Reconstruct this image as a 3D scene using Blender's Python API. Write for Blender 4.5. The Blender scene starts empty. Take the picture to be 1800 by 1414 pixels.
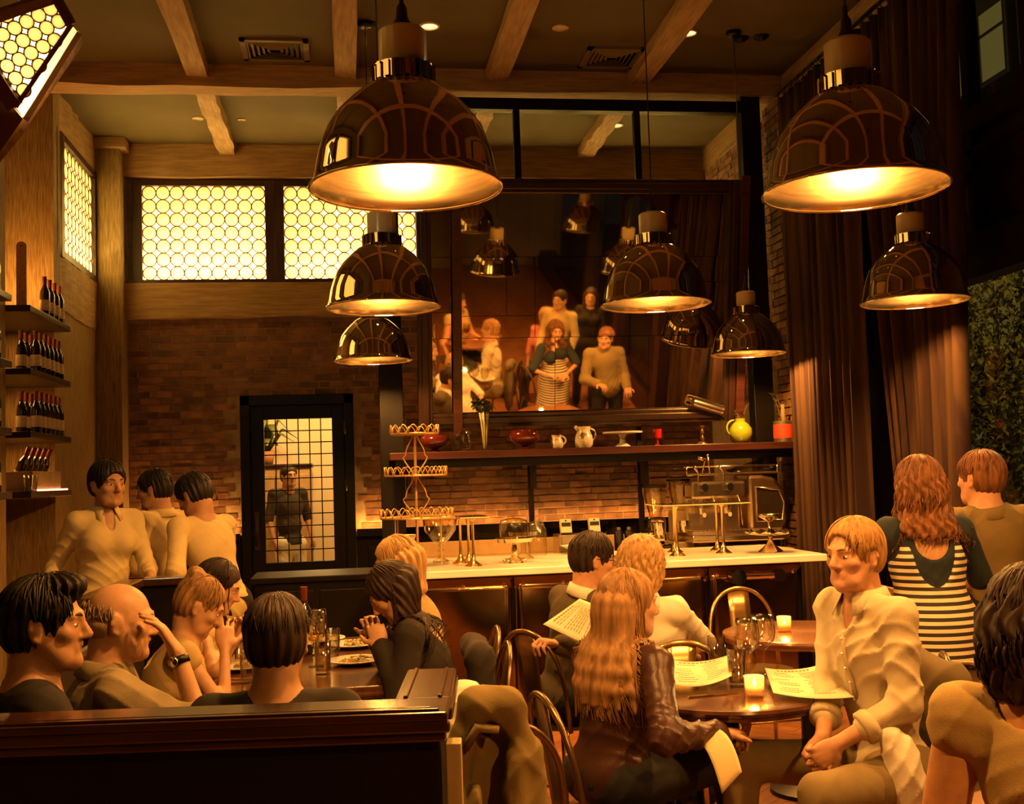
import bpy, bmesh, math, random
import numpy as np
from mathutils import Vector, Matrix

# ------------------------------------------------------------------ camera
scn = bpy.context.scene
col = scn.collection
YAW, PIT, ROL, FPX, CAMH = math.radians(8.32), math.radians(3.69), math.radians(-1.875), 1965.0, 1.6
_f = np.array([math.sin(YAW)*math.cos(PIT), math.cos(YAW)*math.cos(PIT), math.sin(PIT)])
_r = np.array([math.cos(YAW), -math.sin(YAW), 0.0])
_u = np.cross(_r, _f)
_r, _u = _r*math.cos(ROL)+_u*math.sin(ROL), -_r*math.sin(ROL)+_u*math.cos(ROL)
CAM = np.array([0, 0, CAMH])
cam_data = bpy.data.cameras.new('camera')
cam_data.sensor_width = 36.0
cam_data.lens = FPX/1800*36.0
cam_data.clip_start = 0.05
cam_data.clip_end = 300
cam = bpy.data.objects.new('camera', cam_data)
col.objects.link(cam)
cam.matrix_world = Matrix(((_r[0], _u[0], -_f[0], CAM[0]), (_r[1], _u[1], -_f[1], CAM[1]), (_r[2], _u[2], -_f[2], CAM[2]), (0, 0, 0, 1)))
scn.camera = cam

# ------------------------------------------------------------------ world, exposure
scn.view_settings.view_transform = 'Standard'
scn.view_settings.look = 'None'
scn.view_settings.gamma = 1.0
scn.view_settings.use_curve_mapping = False
scn.view_settings.exposure = 0.0
scn.cycles.max_bounces = 8
scn.cycles.glossy_bounces = 5
scn.cycles.transparent_max_bounces = 24
scn.cycles.transmission_bounces = 6
scn.cycles.diffuse_bounces = 2
scn.cycles.caustics_reflective = False
scn.cycles.caustics_refractive = False
scn.cycles.sample_clamp_indirect = 4.0
world = bpy.data.worlds.new('night')
scn.world = world
world.use_nodes = True
world.node_tree.nodes['Background'].inputs[0].default_value = (0.012, 0.010, 0.012, 1)
world.node_tree.nodes['Background'].inputs[1].default_value = 0.5
WARM = (1.0, 0.40, 0.078)
WARM2 = (1.0, 0.425, 0.088)

# ------------------------------------------------------------------ pixel -> place
def ray(x, y): return _f+_r*(x-900)/FPX-_u*(y-707)/FPX
def atY(x, y, Y): d = ray(x, y); return Vector(CAM+d*Y/d[1])
def atZ(x, y, Z): d = ray(x, y); return Vector(CAM+d*(Z-CAMH)/d[2])
def atX(x, y, X): d = ray(x, y); return Vector(CAM+d*X/d[0])
def atD(x, y, D): return Vector(CAM+ray(x, y)*D)

# ------------------------------------------------------------------ object helpers
def tag(o, label=None, cat=None, group=None, kind=None):
    if label: o['label'] = label
    if cat: o['category'] = cat
    if group: o['group'] = group
    if kind: o['kind'] = kind
    return o
def thing(name, label, cat, loc=(0, 0, 0), rz=0.0, group=None):
    o = bpy.data.objects.new(name, None)
    o.empty_display_size = .05
    col.objects.link(o)
    o.location = loc
    o.rotation_euler = (0, 0, rz)
    return tag(o, label, cat, group)
def link(name, me, parent=None, loc=None):
    o = bpy.data.objects.new(name, me)
    col.objects.link(o)
    if parent is not None: o.parent = parent
    if loc is not None: o.location = loc
    return o
def copy_tree(o, parent=None, label=None):
    c = o.copy()
    col.objects.link(c)
    if parent is not None: c.parent = parent
    if label: c['label'] = label
    for ch in KIDS.get(o.name, ()):
        copy_tree(ch, c)
    return c
KIDS = {}
def _reg(o, parent):
    if parent is not None: KIDS.setdefault(parent.name, []).append(o)

class MB:
    """collects primitive shapes for one mesh object"""
    def __init__(s): s.v, s.f, s.m = [], [], []
    def add(s, vs, fs, mi=0):
        b = len(s.v)
        s.v += [tuple(p) for p in vs]
        for q in fs:
            s.f.append([i+b for i in q]); s.m.append(mi)
        return s
    def box(s, c, d, M=None, mi=0, taper=1.0):
        x, y, z = d[0]/2, d[1]/2, d[2]/2
        vs = [Vector((a*x*(taper if k > 0 else 1), b*y*(taper if k > 0 else 1), k*z)) for k in (-1, 1) for a, b in ((-1, -1), (1, -1), (1, 1), (-1, 1))]
        if M is not None: vs = [M @ p for p in vs]
        c = Vector(c)
        return s.add([p+c for p in vs], [(3, 2, 1, 0), (4, 5, 6, 7), (0, 1, 5, 4), (1, 2, 6, 5), (2, 3, 7, 6), (3, 0, 4, 7)], mi)
    def bb(s, x0, x1, y0, y1, z0, z1, mi=0):
        return s.box(((x0+x1)/2, (y0+y1)/2, (z0+z1)/2), (abs(x1-x0), abs(y1-y0), abs(z1-z0)), mi=mi)
    def lathe(s, prof, n=24, c=(0, 0, 0), M=None, mi=0, cap=True):
        vs, fs = [], []
        for r, z in prof:
            for i in range(n):
                a = 2*math.pi*i/n
                p = Vector((r*math.cos(a), r*math.sin(a), z))
                if M is not None: p = M @ p
                vs.append(p+Vector(c))
        for j in range(len(prof)-1):
            for i in range(n):
                k = (i+1) % n
                fs.append((j*n+i, j*n+k, (j+1)*n+k, (j+1)*n+i))
        if cap:
            if prof[0][0] > 1e-5: fs.append(tuple(range(n-1, -1, -1)))
            if prof[-1][0] > 1e-5: fs.append(tuple((len(prof)-1)*n+i for i in range(n)))
        return s.add(vs, fs, mi)
    def tube(s, path, r, n=8, closed=False, mi=0, cap=True):
        P = [Vector(p) for p in path]
        N = len(P)
        rr = r if isinstance(r, (list, tuple)) else [r]*N
        vs, fs = [], []
        up = None
        for i in range(N):
            if closed: t = P[(i+1) % N]-P[i-1]
            else: t = P[min(i+1, N-1)]-P[max(i-1, 0)]
            if t.length < 1e-9: t = Vector((0, 0, 1))
            t.normalize()
            if up is None:
                up = Vector((0, 0, 1)) if abs(t.z) < .9 else Vector((1, 0, 0))
            up = up-t*up.dot(t)
            if up.length < 1e-6: up = t.orthogonal()
            up.normalize()
            w = t.cross(up)
            for k in range(n):
                a = 2*math.pi*k/n
                vs.append(P[i]+(up*math.cos(a)+w*math.sin(a))*rr[i])
        for i in range(N if closed else N-1):
            j = (i+1) % N
            for k in range(n):
                l = (k+1) % n
                fs.append((i*n+k, i*n+l, j*n+l, j*n+k))
        if not closed and cap:
            fs.append(tuple(range(n-1, -1, -1))); fs.append(tuple((N-1)*n+k for k in range(n)))
        return s.add(vs, fs, mi)
    def cyl(s, p0, p1, r0, r1=None, n=16, mi=0):
        return s.tube([p0, p1], [r0, r0 if r1 is None else r1], n, mi=mi)
    def ball(s, c, r, n=12, m=8, mi=0):
        r = r if isinstance(r, (tuple, list)) else (r, r, r)
        prof = [(math.sin(math.pi*j/m), -math.cos(math.pi*j/m)) for j in range(m+1)]
        prof[0] = (1e-6, -1); prof[-1] = (1e-6, 1)
        return s.lathe(prof, n, c, Matrix.Diagonal(Vector(r)), mi, cap=False)
    def prism(s, poly, d, mi=0):
        """closed polygon (3d points) pushed along d"""
        n = len(poly); d = Vector(d); P = [Vector(p) for p in poly]
        return s.add(P+[p+d for p in P], [tuple(range(n-1, -1, -1)), tuple(range(n, 2*n))]+[(i, (i+1) % n, n+(i+1) % n, n+i) for i in range(n)], mi)
    def sheet(s, grid, th=0.0, mi=0):
        """grid[i][j] of points -> surface, optional thickness"""
        a, b = len(grid), len(grid[0])
        vs = [Vector(p) for row in grid for p in row]
        fs = [(i*b+j, i*b+j+1, (i+1)*b+j+1, (i+1)*b+j) for i in range(a-1) for j in range(b-1)]
        if th:
            nr = [Vector((0, 0, 0)) for _ in vs]
            for q in fs:
                n = (vs[q[2]]-vs[q[0]]).cross(vs[q[3]]-vs[q[1]])
                for k in q: nr[k] = nr[k]+n
            o = len(vs)
            vs2 = [p-(n.normalized()*th if n.length > 0 else n) for p, n in zip(vs, nr)]
            fs2 = [tuple(reversed([k+o for k in q])) for q in fs]
            rim = [i*b for i in range(a-1, -1, -1)]+[j for j in range(1, b)]+[i*b+b-1 for i in range(1, a)]+[(a-1)*b+j for j in range(b-2, 0, -1)]
            fs3 = [(rim[(k+1) % len(rim)], rim[k], rim[k]+o, rim[(k+1) % len(rim)]+o) for k in range(len(rim))]
            return s.add(vs+vs2, fs+fs2+fs3, mi)
        return s.add(vs, fs, mi)
    def mesh(s, name, mats, smooth=False):
        me = bpy.data.meshes.new(name)
        me.from_pydata(s.v, [], s.f)
        for m in (mats if isinstance(mats, (list, tuple)) else [mats]): me.materials.append(m)
        if any(s.m): me.polygons.foreach_set('material_index', s.m)
        if smooth: me.polygons.foreach_set('use_smooth', [True]*len(s.f))
        me.update()
        if smooth and smooth is not True: me.set_sharp_from_angle(angle=math.radians(smooth))
        return me
    def build(s, name, mats, parent=None, smooth=False, bevel=0, loc=None):
        o = link(name, s.mesh(name, mats, smooth), parent, loc)
        if bevel:
            b = o.modifiers.new('bevel', 'BEVEL'); b.width = bevel; b.segments = 2; b.limit_method = 'ANGLE'
        _reg(o, parent)
        return o
def struct(name, mb, mats, smooth=False, bevel=0):
    return tag(mb.build(name, mats, None, smooth, bevel), kind='structure')
def rotz(a): return Matrix.Rotation(a, 3, 'Z')
def rotx(a): return Matrix.Rotation(a, 3, 'X')
def roty(a): return Matrix.Rotation(a, 3, 'Y')

# ------------------------------------------------------------------ materials
MATS = {}
def mat(name, base=(.5, .5, .5), rough=.6, metal=0.0, var=0.0, scale=8.0, stretch=(1, 1, 1), spec=.5, bump=0.0, bscale=None,
        base2=None, rnd=0.0, island=False, emit=None, estr=0.0, coat=0.0, sheen=0.0, attr=None, noise_detail=4, ramp=(.35, .65), tint=None):
    if name in MATS: return MATS[name]
    m = bpy.data.materials.new(name); m.use_nodes = True
    nt = m.node_tree; N = nt.nodes; L = nt.links
    b = N['Principled BSDF']
    b.inputs['Roughness'].default_value = rough
    b.inputs['Metallic'].default_value = metal
    b.inputs['Specular IOR Level'].default_value = spec
    if coat: b.inputs['Coat Weight'].default_value = coat; b.inputs['Coat Roughness'].default_value = .12
    if sheen: b.inputs['Sheen Weight'].default_value = sheen
    if emit:
        b.inputs['Emission Color'].default_value = (*emit, 1); b.inputs['Emission Strength'].default_value = estr
    c = None
    tc = N.new('ShaderNodeTexCoord'); mp = N.new('ShaderNodeMapping')
    mp.inputs['Scale'].default_value = stretch
    L.new(tc.outputs['Object'], mp.inputs['Vector'])
    if rnd or island:
        oi = N.new('ShaderNodeObjectInfo') if not island else N.new('ShaderNodeNewGeometry')
        src = oi.outputs['Random'] if not island else oi.outputs['Random Per Island']
        ad = N.new('ShaderNodeVectorMath'); ad.operation = 'ADD'
        sc = N.new('ShaderNodeMath'); sc.operation = 'MULTIPLY'; sc.inputs[1].default_value = 37.0
        L.new(src, sc.inputs[0]); L.new(mp.outputs[0], ad.inputs[0]); L.new(sc.outputs[0], ad.inputs[1])
        vec = ad.outputs[0]
    else: vec = mp.outputs[0]
    if attr:
        at = N.new('ShaderNodeAttribute'); at.attribute_name = attr; c = at.outputs['Color']
    if base2 is not None or var:
        nz = N.new('ShaderNodeTexNoise'); nz.inputs['Scale'].default_value = scale; nz.inputs['Detail'].default_value = noise_detail
        L.new(vec, nz.inputs['Vector'])
        rp = N.new('ShaderNodeValToRGB')
        rp.color_ramp.elements[0].position = ramp[0]; rp.color_ramp.elements[1].position = ramp[1]
        b2 = base2 if base2 is not None else tuple(max(0, x*(1-var)) for x in base)
        if attr:
            rp.color_ramp.elements[0].color = (1-var, 1-var, 1-var, 1); rp.color_ramp.elements[1].color = (1, 1, 1, 1)
            mx = N.new('ShaderNodeMix'); mx.data_type = 'RGBA'; mx.blend_type = 'MULTIPLY'; mx.inputs[0].default_value = 1
            L.new(c, mx.inputs[6]); L.new(rp.outputs[0], mx.inputs[7]); c = mx.outputs[2]
        else:
            rp.color_ramp.elements[0].color = (*b2, 1); rp.color_ramp.elements[1].color = (*base, 1); c = rp.outputs[0]
        L.new(nz.outputs[0], rp.inputs[0])
    if rnd or island:
        r0 = rnd or .3
        hv = N.new('ShaderNodeHueSaturation')
        mr = N.new('ShaderNodeMapRange'); mr.inputs[3].default_value = 1-r0; mr.inputs[4].default_value = 1+r0
        L.new(src, mr.inputs[0]); L.new(mr.outputs[0], hv.inputs['Value'])
        if c is not None: L.new(c, hv.inputs['Color'])
        else: hv.inputs['Color'].default_value = (*base, 1)
        c = hv.outputs[0]
    if c is not None: L.new(c, b.inputs['Base Color'])
    else: b.inputs['Base Color'].default_value = (*base, 1)
    if bump:
        n2 = N.new('ShaderNodeTexNoise'); n2.inputs['Scale'].default_value = bscale or scale*2; n2.inputs['Detail'].default_value = 3
        L.new(vec, n2.inputs['Vector'])
        bp = N.new('ShaderNodeBump'); bp.inputs['Strength'].default_value = bump; bp.inputs['Distance'].default_value = .01
        L.new(n2.outputs[0], bp.inputs['Height']); L.new(bp.outputs[0], b.inputs['Normal'])
    MATS[name] = m
    return m
def thin_glass(name, tint=(.95, .95, .9), refl=1.0, rough=.02, ior=1.5):
    if name in MATS: return MATS[name]
    m = bpy.data.materials.new(name); m.use_nodes = True
    nt = m.node_tree; N = nt.nodes; L = nt.links
    for n in list(N):
        if n.type != 'OUTPUT_MATERIAL': N.remove(n)
    out = [n for n in N if n.type == 'OUTPUT_MATERIAL'][0]
    t = N.new('ShaderNodeBsdfTransparent'); t.inputs[0].default_value = (*tint, 1)
    g = N.new('ShaderNodeBsdfGlossy'); g.inputs['Roughness'].default_value = rough
    lw = N.new('ShaderNodeLayerWeight'); lw.inputs[0].default_value = .5
    pw = N.new('ShaderNodeMath'); pw.operation = 'POWER'; pw.inputs[1].default_value = 3.0; L.new(lw.outputs['Facing'], pw.inputs[0])
    fr = N.new('ShaderNodeMath'); fr.operation = 'MULTIPLY_ADD'; fr.inputs[1].default_value = .6; fr.inputs[2].default_value = .045; L.new(pw.outputs[0], fr.inputs[0])
    mu = N.new('ShaderNodeMath'); mu.operation = 'MULTIPLY'; mu.inputs[1].default_value = refl; mu.use_clamp = True
    mx = N.new('ShaderNodeMixShader')
    L.new(fr.outputs[0], mu.inputs[0]); L.new(mu.outputs[0], mx.inputs[0]); L.new(t.outputs[0], mx.inputs[1]); L.new(g.outputs[0], mx.inputs[2]); L.new(mx.outputs[0], out.inputs[0])
    MATS[name] = m
    return m
def translucent(name, colr, trans=.5, rough=.3, glow=None, gs=0, through=.0):
    """cloudy glass, shades and wax: part diffuse, part translucent, part see-through"""
    if name in MATS: return MATS[name]
    m = bpy.data.materials.new(name); m.use_nodes = True
    nt = m.node_tree; N = nt.nodes; L = nt.links
    b = N['Principled BSDF']; out = [n for n in N if n.type == 'OUTPUT_MATERIAL'][0]
    b.inputs['Base Color'].default_value = (*colr, 1); b.inputs['Roughness'].default_value = rough
    tl = N.new('ShaderNodeBsdfTranslucent'); tl.inputs[0].default_value = (*colr, 1)
    mx = N.new('ShaderNodeMixShader'); mx.inputs[0].default_value = trans
    L.new(b.outputs[0], mx.inputs[1]); L.new(tl.outputs[0], mx.inputs[2])
    last = mx
    if through:
        tp = N.new('ShaderNodeBsdfTransparent'); tp.inputs[0].default_value = (*colr, 1)
        m2 = N.new('ShaderNodeMixShader'); m2.inputs[0].default_value = through
        L.new(mx.outputs[0], m2.inputs[1]); L.new(tp.outputs[0], m2.inputs[2]); last = m2
    L.new(last.outputs[0], out.inputs[0])
    MATS[name] = m
    return m
def emitter(name, colr, strength):
    if name in MATS: return MATS[name]
    m = bpy.data.materials.new(name); m.use_nodes = True
    b = m.node_tree.nodes['Principled BSDF']
    b.inputs['Base Color'].default_value = (0, 0, 0, 1)
    b.inputs['Emission Color'].default_value = (*colr, 1); b.inputs['Emission Strength'].default_value = strength
    MATS[name] = m
    return m
def point(name, loc, watts, colr=WARM, radius=.05, parent=None, spot=None, rot=None):
    d = bpy.data.lights.new(name, 'SPOT' if spot else 'POINT')
    d.energy = watts; d.color = colr; d.shadow_soft_size = radius
    if spot: d.spot_size = spot; d.spot_blend = .8
    o = link(name, d, parent, loc)
    if rot is not None: o.rotation_euler = rot
    _reg(o, parent)
    return o
def area(name, loc, rot, sx, sy, watts, colr=WARM, parent=None):
    d = bpy.data.lights.new(name, 'AREA'); d.shape = 'RECTANGLE'; d.size = sx; d.size_y = sy; d.energy = watts; d.color = colr
    o = link(name, d, parent, loc); o.rotation_euler = rot
    _reg(o, parent)
    return o
WOOD = mat('beam_wood', (.52, .33, .13), .7, base2=(.32, .18, .065), scale=5, stretch=(9, .8, 9), bump=.35, bscale=14, ramp=(.3, .7))
WOODX = mat('beam_wood_cross', (.52, .33, .13), .7, base2=(.32, .18, .065), scale=5, stretch=(.8, 9, 9), bump=.35, bscale=14, ramp=(.3, .7))
GRASS = mat('grasscloth', (.44, .29, .09), .75, base2=(.15, .09, .03), scale=16, stretch=(12, 12, .5), bump=.2, ramp=(.3, .7))
CEIL = mat('ceiling_paint', (.115, .080, .020), .85, var=.15, scale=2)
DARK = mat('dark_wood', (.030, .011, .006), .35, var=.4, scale=3, stretch=(4, 4, .6), coat=.15)
BLACK = mat('black_steel', (.006, .0045, .004), .4, spec=.25)
BLACKW = mat('black_painted_wood', (.007, .0045, .0035), .4, spec=.2)
REDWOOD = mat('mahogany', (.075, .02, .012), .35, var=.5, scale=4, stretch=(.6, 6, 6), coat=.3)
MORTAR = mat('mortar', (.44, .31, .15), .9, var=.3, scale=20)
BRICK = mat('brick_clay', (.31, .15, .06), .85, base2=(.16, .065, .028), scale=9, rnd=.4, bump=.3, bscale=40)
BRICKI = mat('brick_clay_far', (.31, .15, .06), .85, base2=(.16, .065, .028), scale=9, island=True, rnd=.4, bump=.3, bscale=40)
CHROME = mat('polished_chrome', (.84, .77, .64), .03, 1.0)
REFL = mat('spun_reflector', (.80, .64, .38), .2, 1.0, base2=(.6, .46, .25), scale=3, stretch=(1, 1, 30))
STEEL = mat('brushed_steel', (.62, .55, .42), .22, 1.0, var=.2, scale=30, stretch=(1, 1, 20))
BRASS = mat('brass', (.75, .52, .22), .2, 1.0)
CREAM = mat('cream_enamel', (.80, .64, .34), .25)
WHITE = mat('white_ceramic', (.80, .76, .66), .2, coat=.4)
MARBLE = mat('white_marble', (.82, .78, .68), .25, base2=(.70, .65, .56), scale=3, coat=.3)
GLASS = thin_glass('clear_glass')
GLASS2 = thin_glass('window_glass', (.93, .93, .88), .25)
MIRROR = mat('antique_mirror', (.84, .76, .60), .025, 1.0, base2=(.55, .46, .32), scale=1.6, ramp=(.28, .5))
CAME = mat('lead_came', (.20, .10, .035), .6, .2)
# ================================================================== the room
YB, LX, RX, CZ, YP = 10.98, -2.30, 3.64, 4.86, 8.83
rng = random.Random(7)
# floor: slab, and herringbone planks where the boards can be told apart
FLOORM = mat('floor_oak', (.36, .14, .045), .33, base2=(.24, .085, .028), scale=4, stretch=(2, 2, 2), coat=.2)
PLANK = mat('plank_oak', (.40, .16, .05), .33, base2=(.27, .095, .03), scale=3, stretch=(12, 1, 1), rnd=.22, coat=.2)
fl = struct('floor', MB().bb(-2.8, 4.2, -5, 11.2, -.12, -.012), FLOORM)
pl_me = MB().box((0, 0, -.01), (.118, .598, .02)).mesh('plank', PLANK)
def herring():
    W, Ln, n = .12, .60, 0
    s2 = math.sqrt(.5)
    for i in range(-40, 60):
        for j in range(-40, 60):
            for k in (0, 1):
                # classic herringbone cell
                u = i*W + j*Ln*1.0 if k == 0 else i*W + j*Ln - W/2-Ln/2
                v = i*W - j*Ln*1.0 if k == 0 else i*W - j*Ln + Ln/2-W/2
                x, y = 2.0+(u*s2-v*s2), 5.0+(u*s2+v*s2)
                if not (.35 < x < 3.4 and 3.3 < y < 7.3): continue
                if abs(x-1.9) > 1.6: continue
                o = link('plank', pl_me, fl, (x, y, 0))
                o.rotation_euler = (0, 0, math.radians(-45 if k == 0 else 45))
                n += 1
    return n
_pn = herring()
# ceiling
ceil = struct('ceiling', MB().bb(-2.8, 4.2, -5, 11.2, CZ, CZ+.1), CEIL)
def beam(mb, x0, x1, y0, y1, z0, z1, seed, axis):
    """rough-hewn beam: box with wavering edges"""
    r = random.Random(seed)
    n = 14
    g = []
    for i in range(n+1):
        t = i/n
        j = lambda: r.uniform(-.012, .012)
        if axis == 'y':
            y = y0+(y1-y0)*t
            g.append([(x0+j(), y, z1), (x0+j(), y, z0+j()), (x1+j(), y, z0+j()), (x1+j(), y, z1)])
        else:
            x = x0+(x1-x0)*t
            g.append([(x, y0+j(), z1), (x, y0+j(), z0+j()), (x, y1+j(), z0+j()), (x, y1+j(), z1)])
    b = len(mb.v); mb.v += [p for row in g for p in row]
    for i in range(n):
        for k in range(4):
            l = (k+1) % 4
            q = [b+i*4+k, b+i*4+l, b+(i+1)*4+l, b+(i+1)*4+k]
            mb.f.append(q if axis == 'y' else q[::-1]); mb.m.append(0)
    mb.f.append([b, b+3, b+2, b+1] if axis == 'y' else [b, b+1, b+2, b+3]); mb.m.append(0)
    e = b+n*4
    mb.f.append([e, e+1, e+2, e+3] if axis == 'y' else [e, e+3, e+2, e+1]); mb.m.append(0)
    return mb
tn = [0]
def trim(mb, m, smooth=False, bevel=0):
    tn[0] += 1
    return struct('trim_%d' % tn[0], mb, m, smooth, bevel)
for i, bx in enumerate((-1.10, .035, 1.24, 2.41)):
    trim(beam(MB(), bx-.075, bx+.075, 8.96, YB-.1, CZ-.10, CZ+.02, 40+i, 'y'), WOOD)
    trim(beam(MB(), bx-.085, bx+.085, -4.8, 8.74, CZ-.10, CZ+.02, 50+i, 'y'), WOOD)
for i, by in enumerate((8.85, 5.5, 2.2, -1.1)):
    trim(beam(MB(), LX-.3, RX+.1, by-.11, by+.11, CZ-.17, CZ+.02, 60+i, 'x'), WOODX)
# beams along the walls
trim(beam(MB(), LX, RX+.1, YB-.12, YB+.1, 4.54, CZ, 70, 'x'), WOODX)
trim(beam(MB(), -2.07, RX, YB-.10, YB+.1, 3.19, 3.52, 71, 'x'), WOODX)
trim(beam(MB(), LX-.25, LX, 9.2, YB-.1, 4.53, CZ, 72, 'y'), WOOD)
trim(beam(MB(), LX-.25, LX+.015, 9.35, YB-.1, 3.05, 3.49, 73, 'y'), WOOD)
trim(beam(MB(), RX, RX+.4, -4.8, YB, 4.64, CZ, 74, 'y'), WOOD)
# ---- back wall with door opening, brick field above the ledge
DX0, DX1, DZ = -1.03, .04, 2.43
wb = MB()
wb.bb(-2.8, DX0, YB, YB+.3, 0, 3.3).bb(DX1, 4.0, YB, YB+.3, 0, 3.3).bb(DX0, DX1, YB, YB+.3, DZ, 3.3)
wb.bb(-2.8, -2.0, YB+.05, YB+.3, 3.3, CZ).bb(-.68, -.66, YB+.05, YB+.3, 3.3, CZ).bb(.77, .79, YB+.05, YB+.3, 3.3, CZ).bb(2.25, 2.27, YB+.05, YB+.3, 3.3, CZ).bb(3.66, 4.0, YB+.05, YB+.3, 3.3, CZ)
wall_back = struct('wall_back', wb, MORTAR)
def brick_cells(u0, u1, z0, z1, L=.20, Hh=.0655, seed=3):
    r = random.Random(seed); row = 0; z = z0
    while z+Hh <= z1+.02:
        u = u0-(L/2 if row % 2 else 0)-r.uniform(0, .03)
        while u < u1:
            w = L+r.uniform(-.012, .012) if r.random() > .08 else L*.55
            a, b = max(u, u0), min(u+w, u1)
            if b-a > .04: yield a, b, z, z+Hh
            u += w
        z += Hh; row += 1
cells = [c for c in brick_cells(-2.06, RX, 1.12, 3.18) if not (c[1] > DX0-.01 and c[0] < DX1+.01 and c[2] < DZ)]
near = [c for c in cells if (c[0]+c[1])/2 < .22]
near.sort(key=lambda c: abs((c[2]+c[3])/2-2.1))
sel = set(near[:300])
bm_cache = {}
far = MB()
for c in cells:
    jx, jz, d = rng.uniform(-.002, .002), rng.uniform(-.002, .002), rng.uniform(.004, .011)
    w, h = c[1]-c[0]-.012, c[3]-c[2]-.012
    if c in sel:
        k = (round(w, 2), round(d, 3))
        if k not in bm_cache: bm_cache[k] = MB().box((0, 0, 0), (max(k[0], .03), .04, h), roty(rng.uniform(-.008, .008))).mesh('brick', BRICK)
        link('brick', bm_cache[k], wall_back, ((c[0]+c[1])/2+jx, YB-d+.02, (c[2]+c[3])/2+jz))
    else:
        far.box(((c[0]+c[1])/2+jx, YB-d+.02, (c[2]+c[3])/2+jz), (w, .04, h))
tag(far.build('brick_field', BRICKI, wall_back), kind='stuff')
# ledge with wainscot below, and the strip lamp hidden on it that washes the brick
LEDGE = MB()
for a, b in ((-2.06, DX0-.01), (DX1+.01, RX)):
    LEDGE.bb(a, b, YB-.16, YB, 1.05, 1.10).bb(a, b, YB-.17, YB-.14, 1.05, 1.125)
trim(LEDGE, BLACKW, bevel=.004)
wn = MB()
for a, b in ((-2.06, DX0-.01), (DX1+.01, RX)):
    wn.bb(a, b, YB-.10, YB, .0, 1.05)
    x = a+.1
    while x+.5 < b:
        wn.bb(x, x+.45, YB-.115, YB-.09, .2, .95); x += .55
trim(wn, BLACKW, bevel=.006)
for i, (a, b, w) in enumerate(((-2.0, DX0-.05, 9), (DX1+.03, .42, 3.5), (.5, 2.0, 4.5), (2.0, 3.5, 4.5))):
    t = thing('strip_light', ['strip light glowing on the ledge left of the door', 'short strip light glowing on the ledge right of the door', 'strip light on the brick ledge behind the cake stands', 'strip light on the brick ledge behind the espresso machine'][i], 'light', ((a+b)/2, YB-.09, 1.10), 0, 'strip lights on the ledge')
    MB().bb(-(b-a)/2, (b-a)/2, -.018, .018, 0, .008).build('channel', BLACK, t)
    MB().bb(-(b-a)/2, (b-a)/2, -.012, .012, .008, .016).build('tube', emitter('strip_glow', (1, .55, .2), 14), t)
    area('strip_lamp', (0, 0, .02), (math.pi-.35, 0, 0), b-a, .03, w, WARM2, t)
# ---- leaded windows: frame, roundels, cames, a light box behind
ROUND = translucent('roundel_glass', (1.0, .94, .74), .85, .3, through=.08)
STARG = translucent('infill_glass', (1.0, .93, .75), .85, .4, through=.72)
BOXW = mat('light_box_white', (.9, .88, .8), .8)
RR = .064
def disc_mesh(r):
    return MB().lathe([(r*.99, -.004), (r*.99, .002), (r*.80, .005), (r*.35, .003), (.0005, .008)], 18).mesh('roundel', ROUND, True)
def leaded(parent, W, Hh, M, off, r=RR, discs=True, name='roundel', matc=None):
    """panel of roundels spanning local x 0..W, z 0..Hh on y=0 mapped by M,off; faces -y"""
    nx, nz = max(1, round(W/(2*r))), max(1, round(Hh/(2*r)))
    rx, rz = W/(2*nx), Hh/(2*nz)
    me = disc_mesh(min(rx, rz)*.97)
    cm = MB()
    for i in range(nx):
        for j in range(nz):
            c = Vector((rx*(2*i+1), 0, rz*(2*j+1)))
            if discs is True or (callable(discs) and discs(c)):
                o = link(name, me, parent); o.matrix_local = Matrix.Translation(M @ c+off) @ (M @ rotx(math.pi/2)).to_4x4(); _reg(o, parent)
            elif callable(discs): continue
            cm.tube([M @ (c+Vector((math.cos(a)*rx, -.003, math.sin(a)*rz)))+off for a in [2*math.pi*k/18 for k in range(18)]], .0055, 4, closed=True)
    return cm
wn_i = [0]
DW = mat('window_frame_wood', (.035, .012, .006), .4)
def lit_window(x0, x1, z0, z1, discs, watts):
    wn_i[0] += 1
    W, Hh = x1-x0, z1-z0
    fr = MB()
    for a, b, c, d in ((-.09, 0, -.06, Hh+.06), (W, W+.09, -.06, Hh+.06)): fr.bb(a, b, -.035, .05, c, d)
    fr.bb(0, W, -.035, .05, -.06, 0).bb(0, W, -.035, .05, Hh, Hh+.06)
    w = struct('window_%d' % wn_i[0], fr, DW, bevel=.004)
    w.location = (x0, YB-.03, z0)
    I3 = Matrix.Identity(3); z = Vector((0, .0, 0))
    cm = leaded(w, W, Hh, I3, z, RR, discs)
    cm.build('lead_came', CAME, w)
    MB().bb(0, W, .008, .012, 0, Hh).build('infill_pane', STARG, w)
    bx = MB()
    bx.bb(-.02, W+.02, .34, .36, -.05, Hh+.05).bb(-.02, 0, .06, .34, -.05, Hh+.05).bb(W, W+.02, .06, .34, -.05, Hh+.05).bb(0, W, .06, .34, Hh, Hh+.02).bb(0, W, .06, .34, -.05, -.03)
    bx.build('light_box', BOXW, w)
    area('tube_lamp', (W/2, .17, -.01), (math.pi, 0, 0), W*.96, .16, watts, (1, .77, .38), w)
    return w
lit_window(-1.914, -.762, 3.56, 4.47, True, 135)
lit_window(-.583, .69, 3.56, 4.47, True, 145)
lit_window(.87, 2.169, 3.56, 4.47, True, 145)
lit_window(2.363, 3.58, 3.56, 4.47, True, 140)
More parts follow.
